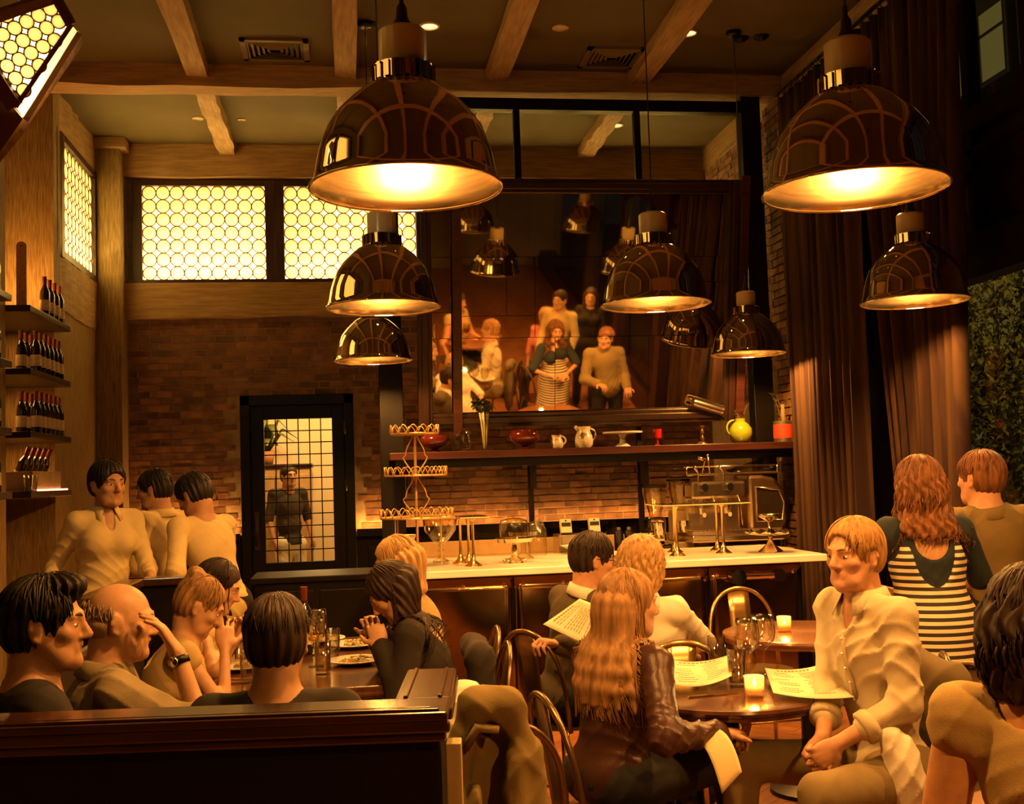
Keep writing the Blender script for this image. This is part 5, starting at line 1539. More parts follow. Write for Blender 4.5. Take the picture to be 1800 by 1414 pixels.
def lock_paths(n, rnd, style, R, hc, s, length=.3, wave=.006, az=(55, 305), th1=100, lift=1.0):
    """paths in world space (n,k,3)"""
    out = []
    for i in range(n):
        az_ = math.radians(rnd.uniform(*az)); th0 = math.radians(rnd.uniform(4, 70)); t1 = math.radians(th1+rnd.uniform(-12, 12))
        if style == 'bald': th0 = math.radians(rnd.uniform(76, 88)); t1 = math.radians(rnd.uniform(104, 116))
        if style == 'fringe': az_ = math.radians(rnd.uniform(-70, 70)); t1 = math.radians(62+rnd.uniform(-8, 8))
        pts = []
        rr = 1+rnd.uniform(-.03, .07)*lift
        tw = rnd.uniform(-.25, .25)
        for q in range(8):
            th = th0+(t1-th0)*q/7; a = az_+tw*q/7
            p = CAPC+CAPR*rr*np.array((math.sin(th)*math.sin(a), math.sin(th)*math.cos(a), math.cos(th)))
            pts.append(hc+(p*s)@R)
        if length > 0:
            L = length*rnd.uniform(.75, 1.05); ph = rnd.uniform(0, 6); last = pts[-1]; ax = R[0]*math.cos(ph)+R[1]*math.sin(ph)
            dirv = nrm(pts[-1]-pts[-2])
            for q in range(1, 11):
                u = q/10
                dirv = nrm(dirv*.6+np.array((0, 0, -1))*.4)
                last = last+dirv*L/10
                pts.append(last+ax*wave*math.sin(ph+u*L*38)*min(1, u*3))
        out.append(pts)
    return np.array(out)
def strand_mesh(name, paths, r0, m, parent):
    n, k, _ = paths.shape
    T = np.gradient(paths, axis=1); T /= np.linalg.norm(T, axis=2, keepdims=True)+1e-9
    U = np.cross(T, np.array((.31, .22, .92))); U /= np.linalg.norm(U, axis=2, keepdims=True)+1e-9
    W = np.cross(T, U)
    prof = np.sin(np.linspace(.35, math.pi*.97, k))[None, :, None]**.6*r0
    ring = []
    for j in range(4):
        a = math.pi/2*j; ring.append(paths+prof*(U*math.cos(a)+W*math.sin(a)))
    Vv = np.stack(ring, 2)            # n,k,4,3
    ids = np.arange(n*k*4).reshape(n, k, 4)
    q = []
    for j in range(4):
        l = (j+1) % 4
        q.append(np.stack([ids[:, :-1, j], ids[:, :-1, l], ids[:, 1:, l], ids[:, 1:, j]], -1).reshape(-1, 4))
    return link(name, np_mesh(name, Vv.reshape(-1, 3), np.concatenate(q), m), parent)
def person(label, head, face, hip, body, lh=None, rh=None, le=(-.4, -.3, -1), re=(.4, -.3, -1), s=1.0, female=False, skin=SK1, hair=None, top=None, legs=None,
           pitch=0, roll=0, hcurl=.45, h=.006, brow=(.05, .03, .02), glasses=False, stubble=None, lhd=None, rhd=None, lpn=None, rpn=None, seed=1, neck_skin=False, lean_sh=0):
    head = np.asarray(head, float); hip = np.asarray(hip, float)
    base = np.array((hip[0], hip[1], 0.0))
    rnd = random.Random(seed)
    t = thing('person', label, 'person', tuple(base))
    hc = head-base; hp = hip-base
    R = frame3(face, pitch, roll); Bf = frame3(body)
    W = lambda v: np.asarray(v, float)@Bf          # body axes -> world
    nt = hc+(np.array((0, -.030, -.075))*s)@R      # top of neck
    nb = hc+(np.array((0, -.030, -.10))*s)@R*.6+((np.array((0, -.045, -.10))*s)@Bf)*.4+np.array((0, 0, -.055*s))
    sw = (.148 if female else .170)*s
    shc = nb+np.array((0, 0, -.036*s))
    tilt = math.radians(lean_sh)
    sv = W((math.cos(tilt), 0, math.sin(tilt)))
    SR, SL = shc+sv*sw, shc-sv*sw
    sp = hp+(nb-hp)*.5+W((0, -.012, 0)); chest = hp+(nb-hp)*.70
    wai = hp+(nb-hp)*.34
    upv = nrm(nb-hp); fw = nrm(W((0, 1, 0))-upv*(W((0, 1, 0))@upv)); rt = np.cross(fw, upv); RB = np.stack([rt, fw, upv])
    def torso(S, inf=0.0, k=.05):
        f = .92 if female else 1.0
        S.ell(hp, (np.array((.170 if female else .160, .120, .12))*s)+inf, RB, k)
        S.ell(wai, (np.array((.130*f, .100, .13))*s)+inf, RB, k)
        S.ell(chest, (np.array((.155*f, .108, .165))*s)+inf, RB, k)
        S.cap(SL, SR, .044*s*f+inf, k=k*.7)
        for q in (SL, SR): S.cap(nb+np.array((0, 0, -.015)), q, .036*s+inf, .034*s*f+inf, k=k*.7)
        if female:
            for x in (-1, 1): S.ell(chest+(np.array((x*.068, .078, -.005))*s)@RB, np.array((.060, .052, .058))*s+inf, RB, .04)
    arms = {}
    la, lf = .285*s, .250*s
    for key, Sh, tg, pole, x in (('l', SL, lh, le, -1), ('r', SR, rh, re, 1)):
        T = np.asarray(tg, float)-base if tg is not None else Sh+W((x*.06, .12, -.50))
        E, Wt = ik(Sh, T, la, lf, W(pole))
        arms[key] = (Sh, E, Wt)
    def arm(S, key, r0, r1, r2, r3, k=.03, upto=1.0):
        Sh, E, Wt = arms[key]
        if upto <= .5: S.cap(Sh, Sh+(E-Sh)*upto*2, r0, r0+(r1-r0)*upto*2, k)
        else:
            S.cap(Sh, E, r0, r1, k); S.cap(E, E+(Wt-E)*(upto-.5)*2, r2, r2+(r3-r2)*(upto-.5)*2, k)
    # ---- body
    S = Solid()
    head_solid(S, hc, R, s, female)
    S.cap(nt, nb+np.array((0, 0, -.02)), (.047 if female else .060)*s, (.054 if female else .070)*s, .03)
    torso(S, -.004)
    am = (.036, .030, .029, .020) if female else (.043, .036, .036, .025)
    if isinstance(top, dict) and top.get('plump'): am = (.054, .048, .039, .025)
    for key, hd, pn, x in (('l', lhd, lpn, -1), ('r', rhd, rpn, 1)):
        arm(S, key, *[q*s for q in am])
        Sh, E, Wt = arms[key]
        fd = nrm(Wt-E)
        d = nrm(fd if hd is None else np.asarray(hd, float))
        p_ = np.asarray(pn, float) if pn is not None else (np.cross(d, W((0, 0, 1)))*0+np.array((0, 0, -1.0)) if abs(d[2]) < .75 else W((-x, 0, 0)))
        hand_solid(S, Wt+d*.008, d, p_, x, hcurl if not isinstance(hcurl, (tuple, list)) else hcurl[0 if key == 'l' else 1], s*.98)
    kn = {}
    if legs:
        for key, x in (('l', -1), ('r', 1)):
            hj = hp+W((x*.092*s, 0, -.02))
            if legs.get('stand'):
                ank = np.array((hj[0], hj[1], .09))+W((x*.02, -.02+(.06 if x > 0 else 0), 0)); knee = (hj+ank)/2+W((0, .03, 0))
            else:
                ld = legs.get(key, (x*.12, .42, -.02)); knee = hj+W(np.array(ld)*s)
                af = legs.get('a'+key, (x*.02, .06, 0)); ank = np.array((knee[0], knee[1], .09))+W(af)
            kn[key] = (hj, knee, ank)
    bv, bq = S.mesh(h)
    link('body', np_mesh('body', bv, bq, skin), t)
    # ---- face details
    g = lambda x, y, z: Vector(hc+(np.array([x, y, z])*s)@R)
    MH_ = Matrix(R.T.tolist())
    bm_ = mat('brow_%d%d%d' % tuple(int(c*200) for c in brow), brow, .7)
    for x in (-1, 1):
        ey = MB().lathe([(.0001, -1), (.5, -.866), (.866, -.5), (1, 0), (.866, .5), (.5, .866), (.0001, 1)], 14, g(x*.031, .0745, .004), MH_ @ Matrix.Diagonal(Vector((.0130*s, .0095*s, .0056*s))), cap=False).build('eye', EYEW, t, True)
        MB().lathe([(.0005, .0005), (.0045*s, .0003), (.0055*s, -.001)], 12, c=g(x*.0315, .0745+.0092, .004), M=MH_ @ rotx(-math.pi/2)).build('iris', IRIS, ey, True)
        MB().tube([g(x*.012, .0905, .026), g(x*.028, .0885, .0325), g(x*.046, .0735, .028)], [.0032*s, .0042*s, .0018*s], 6).build('eyebrow', bm_, t, True)
    lipm = mat('lips', (.52, .22, .14), .45)
    MB().tube([g(-.022, .0795, -.0555), g(-.008, .0888, -.0520), g(0, .0898, -.0533), g(.008, .0888, -.0520), g(.022, .0795, -.0555)], [.0008, .0026*s, .0024*s, .0026*s, .0008], 6).tube([g(-.019, .0805, -.0595), g(0, .0872, -.0622), g(.019, .0805, -.0595)], [.0008, .0034*s, .0008], 6).build('lips', lipm, t, True)
    if glasses:
        gl = MB()
        for x in (-1, 1):
            gl.tube([g(x*.033+.025*math.cos(a), .096-.006*abs(math.cos(a)), .004+.017*math.sin(a)) for a in [2*math.pi*k/18 for k in range(18)]], .002, 5, closed=True)
            gl.tube([g(x*.058, .088, .010), g(x*.080, .03, .012), g(x*.083, -.015, .008)], .002, 5)
        gl.tube([g(-.009, .098, .008), g(0, .101, .011), g(.009, .098, .008)], .002, 5)
        gl.build('glasses', BLACK, t, True)
    # ---- clothes
    TS = None
    if top:
        T_ = Solid(); inf = top.get('inf', .012)
        torso(T_, inf, .045)
        sl = top.get('sleeve', 1.0)
        rad = [q*s+inf+top.get('sinf', .003) for q in am]
        if sl > 0:
            for key in 'lr': arm(T_, key, *rad, k=.03, upto=sl)
            if sl >= .95:
                for key in 'lr':
                    Sh, E, Wt = arms[key]; T_.cap(E+(Wt-E)*.9, E+(Wt-E)*.95, rad[3]+.003, k=.01)
        else:
            for key in 'lr':
                Sh, E, Wt = arms[key]; T_.cap(Sh, Sh+(E-Sh)*.12, rad[0]+.003, k=.03)
        nk = top.get('neck', 'crew')
        ax = nrm(nt-nb)
        if nk == 'crew': T_.sub_cap(nb+ax*.0, nt+ax*.1, .070*s, .075*s)
        elif nk == 'collar': T_.sub_cap(nb+ax*.0, nt+ax*.1, .068*s, .075*s); T_.sub_ell(nb+fw*.085*s-upv*.03, np.array((.024, .05, .06))*s, RB)
        elif nk == 'v': T_.sub_cap(nb-ax*.01, nt+ax*.1, .078*s, .08*s); T_.sub_ell(nb+fw*.11*s-upv*.07, np.array((.035, .06, .10))*s, RB)
        elif nk == 'scoop': T_.sub_cap(nb-ax*.02, nt+ax*.1, .105*s, .11*s); T_.sub_ell(nb-fw*.09*s-upv*.06, np.array((.075, .07, .09))*s, RB)
        if top.get('hem') is not None: T_.plane(hp+upv*top['hem'], -upv)
        if top.get('skirt'):
            z0 = top['skirt']; T_.cap(hp+np.array((0, 0, .03)), np.array((hp[0], hp[1], z0)), .165*s, .20*s, .06); T_.plane((0, 0, z0), (0, 0, -1))
        v, q = T_.mesh(top.get('h', .008), wr_disp(top.get('wr', .004), 1.0, seed))
        link(top.get('name', 'shirt'), np_mesh('top', v, q, top['m']), t)
        TS = T_
        if top.get('over'):              # pinafore over the shirt
            o_ = top['over']; O_ = Solid()
            O_.ell(hp, np.array((.172, .122, .12))*s+inf+.008, RB, .06); O_.ell(wai, np.array((.122, .098, .13))*s+inf+.008, RB, .06)
            O_.ell(chest-upv*.04, np.array((.146, .104, .12))*s+inf+.007, RB, .05)
            for x in (-1, 1):
                O_.cap(chest+rt*x*.10*s-fw*.075*s, shc+rt*x*.095*s+upv*.03, .026, .024, .04); O_.cap(shc+rt*x*.095*s+upv*.03, chest+rt*x*.10*s+fw*.09*s, .024, .026, .03)
            O_.cap(hp, np.array((hp[0], hp[1], .45)), .175*s, .235*s, .08); O_.plane((0, 0, .46), (0, 0, -1))
            O_.sub_ell(chest-fw*.115*s+upv*.04, np.array((.088, .09, .17))*s, RB, .012)
            for x in (-1, 1): O_.sub_ell(chest+rt*x*.185*s+upv*.09, np.array((.055, .2, .12))*s, RB, .01)
            v, q = O_.mesh(.007, wr_disp(.002, 1, seed+3)); link('pinafore', np_mesh('pinafore', v, q, o_), t)
        if nk == 'collar' or top.get('collar'):
            rows = [[], [], [], []]; cm = top.get('cm', top['m'])
            for k in range(25):
                a = math.radians(22+(338-22)*k/24-180)*1.0
                a = math.radians(20+320*k/24)
                rd = nrm(np.sin(a)*rt+np.cos(a)*fw)
                tip = max(0, math.cos(a)-.55)*2
                rn = (.060 if not female else .054)*s
                cb = nb+ax*.0
                rows[0].append(Vector(cb+ax*.005+rd*(rn+.004))); rows[1].append(Vector(cb+ax*.040*s+rd*(rn+.004)-fw*.006))
                rows[2].append(Vector(cb+ax*.036*s+rd*(rn+.014)-fw*.004)); rows[3].append(Vector(cb-ax*(.010+.035*tip)*s+rd*(rn+.036+.012*tip)+rt*np.sign(math.sin(a))*.02*tip))
            MB().sheet([list(r_) for r_ in zip(*rows)], .002).build('collar', cm, t, True)
        if top.get('placket'):
            pts = [Vector(nb+fw*.09*s-upv*(.06+.05*k)) for k in range(6)]
            pb = []
            for p in pts:
                p = np.array(p)
                for _ in range(4):
                    dd = float(TS.ev(p[None])[0]); p = p-fw*(dd-.001)
                pb.append(Vector(p))
            MB().tube(pb, .010, 4).build('placket', top['m'], t, True)
            for p in pb[::1]: MB().ball(Vector(np.array(p)+fw*.009), .005, 8, 5).build('button', WHITE, t, True)
        if top.get('cuff') is not None:
            for key in 'lr':
                Sh, E, Wt = arms[key]; u_ = (top['cuff']-.5)*2; c = E+(Wt-E)*u_; d = nrm(Wt-E); rr_ = rad[2]+(rad[3]-rad[2])*u_
                MB().tube([Vector(c-d*.03), Vector(c-d*.015), Vector(c+d*.012), Vector(c+d*.016)], [rr_+.004, rr_+.010, rr_+.009, rr_-.004], 16).build('cuff', top['m'], t, True)
    if legs and kn:
        Lg = Solid(); rr = np.array((.083, .060, .056, .040))*s+legs.get('inf', .010)
        if legs.get('skirt') is None:
            Lg.ell(hp, np.array((.165, .122, .115))*s+.008, RB, .05)
            for key in 'lr':
                hj, knee, ank = kn[key]
                Lg.cap(hj, knee, rr[0], rr[1], .05); Lg.cap(knee, ank, rr[2], rr[3]+.006, .03)
            v, q = Lg.mesh(.009, wr_disp(.004, .8, seed+1)); link('trousers', np_mesh('trousers', v, q, legs['m']), t)
        for key in 'lr':
            hj, knee, ank = kn[key]
            sd = W((0, 1, 0)); Sx = Solid()
            Sx.cap(ank+np.array((0, 0, -.045)), ank+sd*.15*s+np.array((0, 0, -.055)), .040, .032, .03); Sx.cap(ank+np.array((0, 0, -.04)), ank+np.array((0, 0, .01)), .042, .038, .02)
            Sx.plane((0, 0, .004), (0, 0, -1))
            v, q = Sx.mesh(.009); link('shoe', np_mesh('shoe', v, q, legs.get('shoe', BLACKW)), t)
    # ---- hair
    if hair:
        st, hm = hair['style'], hair['m']
        Hs = Solid(); f = lambda p: hc+(np.asarray(p)*s)@R
        vol = hair.get('vol', 0.0)
        if st != 'bald':
            Hs.ell(f(CAPC+np.array((0, -.004, .002))), (CAPR+vol)*s, R, .02)
            if st in ('long', 'wavy', 'curly'): Hs.ell(f((0, -.035, -.03)), (np.array((.078, .075, .085))+vol)*s, R, .03)
            else: Hs.ell(f((0, -.04, -.015)), (np.array((.072, .068, .065))+vol*.5)*s, R, .03)
            if st == 'quiff': Hs.ell(f((0, .045, .105)), np.array((.06, .05, .032))*s, R, .03)
            if st == 'bun':
                Hs.ell(f((0, -.085, .105)), np.array((.036, .036, .032))*s, R, .02)
            # leave the face and ears free
            Hs.sub_ell(f((0, .115, -.027+hair.get('fc', 0))), np.array((.086, .085, .100))*s, R, .01)
            Hs.sub_ell(f((0, .055, -.115)), np.array((.10, .075, .10))*s, R, .01)
            if st not in ('long', 'wavy', 'curly'):
                for x in (-1, 1): Hs.sub_ell(f((x*.095, .002, -.015)), np.array((.024, .034, .045))*s, R, .006)
                Hs.sub_cap(f((-.1, -.05, -.115)), f((.1, -.05, -.115)), .05*s)
            if st in ('long', 'wavy') and TS is not None:
                Lh = hair.get('len', .3)
                for a_ in (range(95, 266, 14) if not hair.get('back') else range(118, 243, 12)):
                    a_ = math.radians(a_)
                    p = f(CAPC+CAPR*np.array((math.sin(a_)*.93, math.cos(a_)*.93, -.25)))
                    ch_ = []
                    for q in range(9):
                        pp = p+np.array((0, 0, -Lh*.92*q/8))
                        for _ in range(6):
                            d = float(TS.ev(pp[None], False)[0]); e_ = .01
                            G = TS.ev(pp+np.eye(3)*e_, False)-d; pp = pp+nrm(G)*max(.012-d, 0)
                        ch_.append(pp)
                    c2 = [ch_[0]]+[(ch_[q-1]+2*ch_[q]+ch_[q+1])/4 for q in range(1, 8)]+[ch_[8]]
                    for q in range(1, 9): Hs.cap(c2[q-1], c2[q], .021*s*(1-(q-1)/13), .021*s*(1-q/13), .035)
            r_ = np.random.RandomState(seed); ph = r_.uniform(0, 6, 4)
            fr = hair.get('freq', 130.); am_ = hair.get('amp', .0035)
            def hd_(P):
                L = (P-hc.astype(F32))@R.T.astype(F32)
                az_ = np.arctan2(L[..., 0], L[..., 1]); 
                w_ = np.sin(az_*fr*.16+ph[0]+(2*np.sin(L[..., 2]*40+ph[1]) if st in ('curly', 'wavy') else .6*np.sin(L[..., 2]*18+ph[1])))
                if st in ('curly', 'wavy'): w_ = w_*np.sin(L[..., 2]*fr*.35+az_*5+ph[2])
                return (am_*w_).astype(F32)
            v, q = Hs.mesh(.0055, hd_)
        else:
            Hs.ell(f((0, -.045, -.012)), np.array((.080, .070, .052))*s, R, .02)
            Hs.sub_ell(f((0, .03, .03)), np.array((.15, .075, .2))*s, R, .01); Hs.sub_ell(f((0, -.02, .085)), np.array((.12, .12, .07))*s, R, .01)
            v, q = Hs.mesh(.0055)
        hobj = link('hair', np_mesh('hair', v, q, hm), t)
        n = int(hair.get('n', 160)*1.7)
        if n:
            L = {'long': hair.get('len', .32), 'wavy': hair.get('len', .3), 'curly': .02}.get(st, 0)
            az = ((62, 298) if not hair.get('back') else (95, 265)) if L else ((40, 320) if st != 'bald' else (95, 265))
            P = lock_paths(n, rnd, st, R, hc, s*(1+vol*6), L, {'wavy': .026, 'curly': .014}.get(st, .004), az, {'long': 100, 'wavy': 100, 'curly': 96}.get(st, 88), 1.0+vol*10)
            if TS is not None and L > .1:
                for _ in range(7):
                    d = TS.ev(P, False); e = .01
                    G = np.stack([TS.ev(P+np.eye(3)[k]*e, False)-d for k in range(3)], -1); G /= np.linalg.norm(G, axis=-1, keepdims=True)+1e-9
                    P = P+G*np.maximum(.014-d, 0)[..., None]
            strand_mesh('hair_locks', P, hair.get('r', .0048)*.68, hm, hobj)
            if hair.get('fringe'): strand_mesh('fringe_locks', lock_paths(hair['fringe'], rnd, 'fringe', R, hc, s*(1+vol*6), 0, 0, lift=1.0), .0045, hm, hobj)
    return t, arms, base, TS
# ================================================================== the people
def stripes(name, c1, c2, pitch):
    m = mat(name, c1, .8); nt = m.node_tree; N, L = nt.nodes, nt.links
    tc = N.new('ShaderNodeTexCoord'); sx = N.new('ShaderNodeSeparateXYZ'); L.new(tc.outputs['Object'], sx.inputs[0])
    a = N.new('ShaderNodeMath'); a.operation = 'DIVIDE'; a.inputs[1].default_value = pitch; L.new(sx.outputs[2], a.inputs[0])
    b = N.new('ShaderNodeMath'); b.operation = 'FRACT'; L.new(a.outputs[0], b.inputs[0])
    c = N.new('ShaderNodeMath'); c.operation = 'GREATER_THAN'; c.inputs[1].default_value = .5; L.new(b.outputs[0], c.inputs[0])
    x = N.new('ShaderNodeMix'); x.data_type = 'RGBA'; x.inputs[6].default_value = (*c1, 1); x.inputs[7].default_value = (*c2, 1)
    L.new(c.outputs[0], x.inputs[0]); L.new(x.outputs[2], N['Principled BSDF'].inputs['Base Color'])
    return m
def cloth(name, c, r=.85, sheen=.0, var=.12): return mat(name, c, r, var=var, scale=14, spec=.25, sheen=sheen, bump=.12, bscale=220)
BLKC = cloth('black_cotton', (.016, .012, .011)); OLIVE = cloth('olive_grey_cotton', (.30, .235, .13)); TANC = cloth('tan_knit', (.46, .31, .12))
DKGREY = cloth('charcoal_knit', (.028, .021, .015)); BROWNK = cloth('dark_brown_knit', (.018, .013, .009)); JACK = cloth('dark_olive_jacket', (.085, .062, .03))
WHITEC = cloth('white_cotton', (.78, .70, .54)); CREAMC = cloth('cream_shirt', (.58, .48, .30)); SATIN = cloth('dark_satin', (.055, .022, .014), .32, 0)
NAVY = cloth('navy_jersey', (.022, .030, .034)); OLJ = cloth('olive_tweed', (.21, .145, .055)); KHAKI = cloth('khaki_twill', (.24, .175, .075)); DENIM = cloth('dark_denim', (.02, .018, .018))
WAIT = cloth('pale_uniform_shirt', (.56, .42, .18)); STRI = stripes('striped_knit', (.70, .58, .38), (.022, .015, .018), .030)
H_BLK = hair_mat('hair_black', (.013, .008, .006), (.005, .003, .002)); H_DBR = hair_mat('hair_dark_brown', (.034, .016, .008), (.013, .006, .004)); H_BRN = hair_mat('hair_auburn', (.22, .085, .03), (.10, .04, .016))
H_BLD = hair_mat('hair_blond', (.55, .33, .12), (.30, .16, .06)); H_DBL = hair_mat('hair_dark_blond', (.36, .19, .07), (.17, .085, .03)); H_GRY = hair_mat('hair_grey', (.40, .27, .15), (.22, .14, .08)); H_GIN = hair_mat('hair_ginger', (.46, .25, .085), (.24, .12, .04))
SIT = dict(m=DENIM)
V3 = lambda p: np.array(p, float)
hA = V3(atD(82, 1100, 3.05))
person('man in black with swept-up black hair in profile at far left of the booth', hA, 88, (hA[0]-.06, hA[1]-.03, .56), 70, s=1.03, skin=SK2, pitch=-2, h=.0055,
       hair=dict(style='quiff', m=H_BLK, vol=.006, n=300, fc=.012, amp=.006, r=.005), top=dict(m=BLKC, neck='crew', name='black_shirt', wr=.003), brow=(.012, .008, .006), legs=SIT, seed=11,
       lh=hA+V3((.25, .18, -.62)), rh=hA+V3((.22, -.18, -.62)))
hB = V3(atD(214, 1092, 3.5)); wB = V3(atD(312, 1150, 3.42))
tB, aB, bB, _ = person('balding man in an olive-grey open shirt raising a hand to his face', hB, 82, (hB[0]-.10, hB[1]+.02, .55), 70, s=1.0, skin=SK1, pitch=-8, h=.0055,
       hair=dict(style='bald', m=H_GRY, n=60, r=.004), top=dict(m=OLIVE, neck='collar', sleeve=.62, name='shirt', wr=.0065, cuff=.62, placket=True), brow=(.30, .2, .1), legs=SIT, seed=12,
       rh=wB, re=(.3, .6, -1), rhd=V3(atD(272, 1082, 3.42))-wB, rpn=(-1, -.1, -.1), lh=hB+V3((.25, .22, -.50)), hcurl=(.4, .25))
wc = V3(arms_w := aB['r'][2]) if False else aB['r'][2]
dW = nrm(aB['r'][2]-aB['r'][1])
t_ = thing('wristwatch', 'black wristwatch on the raised wrist of the balding man', 'watch', tuple(bB+aB['r'][2]-dW*.02))
MB().tube([Vector(-dW*.012), Vector(dW*.012)], [.031, .030], 20).build('strap', BLACK, t_, True)
fcv = nrm(np.cross(dW, (0, 0, 1))); fcv = -fcv if fcv[1] > 0 else fcv
MB().tube([Vector(fcv*.026), Vector(fcv*.038)], [.017, .016], 18).build('dial', STEEL, t_, True)
hC = V3(atD(352, 1066, 4.45))
person('woman with fair hair in a bun and a tan sleeveless top bending over her plate', hC, 84, (hC[0]-.22, hC[1], .54), 84, s=.95, female=True, skin=SK1, pitch=-32, h=.0065,
       hair=dict(style='bun', m=H_DBL, n=170, r=.0042), top=dict(m=TANC, neck='scoop', sleeve=0, name='sleeveless_top', wr=.003), legs=SIT, seed=13,
       rh=V3(atD(395, 1145, 4.42)), lh=V3(atD(405, 1130, 4.62)), re=(.5, 0, -1), le=(-.4, 0, -1), brow=(.2, .1, .04))
hD = V3(atD(384, 1032, 4.95))
person('dark-haired woman beyond her with a bare bent arm', hD, 92, (hD[0]-.22, hD[1]+.02, .54), 90, s=.95, female=True, skin=SK1, pitch=-24, h=.007,
       hair=dict(style='long', m=H_DBR, len=.12, n=120), top=dict(m=TANC, neck='scoop', sleeve=0, name='sleeveless_top', wr=.003), legs=SIT, seed=14,
       rh=V3(atD(405, 1128, 4.8)), lh=V3(atD(420, 1118, 5.1)), re=(.9, .1, -.5))
hE = V3(atD(486, 1128, 3.12))
person('man with short dark hair seen from behind in the near booth', hE, 2, (hE[0], hE[1]-.06, .54), 4, s=1.02, skin=SK2, pitch=-6, h=.006,
       hair=dict(style='short', m=H_DBR, vol=.004, n=300, amp=.003, r=.0035), top=dict(m=BROWNK, neck='crew', name='dark_shirt', wr=.003), legs=SIT, seed=15,
       lh=hE+V3((-.2, .3, -.5)), rh=hE+V3((.2, .3, -.5)))
hF = V3(atD(688, 1042, 4.62))
person('woman with long dark hair bowed over her plate in a charcoal top', hF, -88, (hF[0]+.24, hF[1]+.03, .54), -88, s=.96, female=True, skin=SK1, pitch=-40, h=.006,
       hair=dict(style='long', back=True, m=H_DBR, len=.36, n=260, vol=.004, r=.005), top=dict(m=DKGREY, neck='scoop', sleeve=1.0, name='jersey_top', wr=.005, sinf=.012), legs=SIT, seed=16,
       lh=V3(atD(672, 1140, 4.5)), rh=V3(atD(662, 1120, 4.75)), le=(-.3, -.2, -1), re=(.3, -.2, -1), hcurl=.9)
hG = V3(atD(696, 990, 5.15))
person('fair-haired diner mostly hidden behind the bowed dark-haired woman', hG, -86, (hG[0]+.18, hG[1]+.06, .55), -86, s=.98, female=True, skin=SK1, pitch=-18, h=.008,
       hair=dict(style='long', m=H_BLD, len=.2, n=120), top=dict(m=TANC, neck='crew', name='top', h=.011), legs=SIT, seed=17)
hH = V3(atD(1044, 985, 5.2)); hpH = V3(atD(985, 1150, 5.2))
person('man with glasses in a dark olive jacket holding up a menu', hH, 86, (hpH[0]+.02, hpH[1], .56), 60, s=1.0, skin=SK3, pitch=-10, h=.007, glasses=True,
       hair=dict(style='short', m=H_DBR, vol=.004, n=200), top=dict(m=JACK, neck='v', name='jacket', wr=.005, inf=.014, collar=True, cm=WHITEC), legs=SIT, seed=18, brow=(.03, .015, .01),
       rh=V3(atD(985, 1135, 4.72)), lh=V3(atD(1045, 1120, 4.85)), re=(.6, -.2, -1), le=(-.3, 0, -1), hcurl=.8)
hI = V3(atD(1122, 998, 4.72)); hpI = V3(atD(1190, 1150, 4.78))
person('woman with short blond curls and a white blouse seen from behind', hI, -12, (hpI[0], hpI[1]+.12, .54), 8, s=.96, female=True, skin=SK1, pitch=-10, roll=-10, h=.007,
       hair=dict(style='curly', m=H_BLD, vol=.016, n=320, amp=.010, freq=170., r=.007, fringe=60), top=dict(m=WHITEC, neck='collar', sleeve=.5, name='blouse', wr=.006), legs=SIT, seed=19,
       lh=hI+V3((-.1, .35, -.38)), rh=hI+V3((.3, .30, -.42)), re=(1, .1, -.6))
hJ = V3(atD(1108, 1064, 3.95)); 
person('woman with long straight fair hair in a dark satin jacket at the near round table', hJ, 76, (hJ[0]-.10, hJ[1]-.02, .55), 55, s=.99, female=True, skin=SK1, pitch=-4, h=.0055,
       hair=dict(style='long', back=True, m=H_DBL, len=.36, n=420, vol=.003, r=.0042, amp=.0025), top=dict(m=SATIN, neck='crew', sleeve=1.0, name='satin_jacket', wr=.008, inf=.014, sinf=.008), legs=dict(m=DENIM, l=(-.06, .43, .02), r=(.10, .42, .02)), seed=20,
       rh=V3(atD(1262, 1290, 3.75)), lh=V3(atD(1255, 1262, 3.95)), re=(.7, -.6, -1), le=(-.3, -.3, -1), hcurl=.7, brow=(.15, .08, .03))
hK = V3(atD(1500, 977, 3.85)); 
tK, aK, bK, _ = person('seated blond man in a cream shirt and khaki trousers with clasped hands', hK, -114, (hK[0]+.10, hK[1]-.0, .56), -104, s=1.0, skin=SK3, pitch=-2, h=.005,
       hair=dict(style='short', m=H_GIN, vol=.006, n=420, fc=.016, amp=.004, r=.0042), top=dict(m=CREAMC, neck='collar', sleeve=.80, name='shirt', wr=.010, cuff=.80, placket=True, inf=.011, sinf=.006, hem=-.16), brow=(.40, .2, .06),
       legs=dict(m=KHAKI, l=(-.10, .44, .03), r=(.20, .40, .03)), seed=21,
       lh=V3(atD(1476, 1306, 3.62)), rh=V3(atD(1446, 1296, 3.74)), le=(-.5, -.9, -.6), re=(.6, -.5, -.8), lhd=(-.85, -.1, -.45), rhd=(-.6, -.2, -.75), lpn=(-.1, .9, -.1), rpn=(.1, -.9, 0), hcurl=.9)
hL = V3(atD(1614, 856, 4.75))
person('standing woman with wavy auburn hair and a striped pinafore over a navy top', hL, 4, (hL[0]+.02, hL[1]-.02, .90), 10, s=.97, female=True, skin=SK1, h=.0065,
       hair=dict(style='wavy', m=H_BRN, len=.24, n=420, vol=.012, r=.0065, amp=.010, freq=150.), top=dict(m=NAVY, neck='scoop', sleeve=.47, name='navy_top', wr=.003, over=STRI, sinf=.014), legs=dict(m=BLKC, stand=True), seed=22,
       lh=hL+V3((-.05, .20, -.46)), rh=hL+V3((.12, .20, -.47)), le=(-1, -.3, -.3), re=(1, -.3, -.3), hcurl=.8)
hM = V3(atD(1722, 842, 5.2))
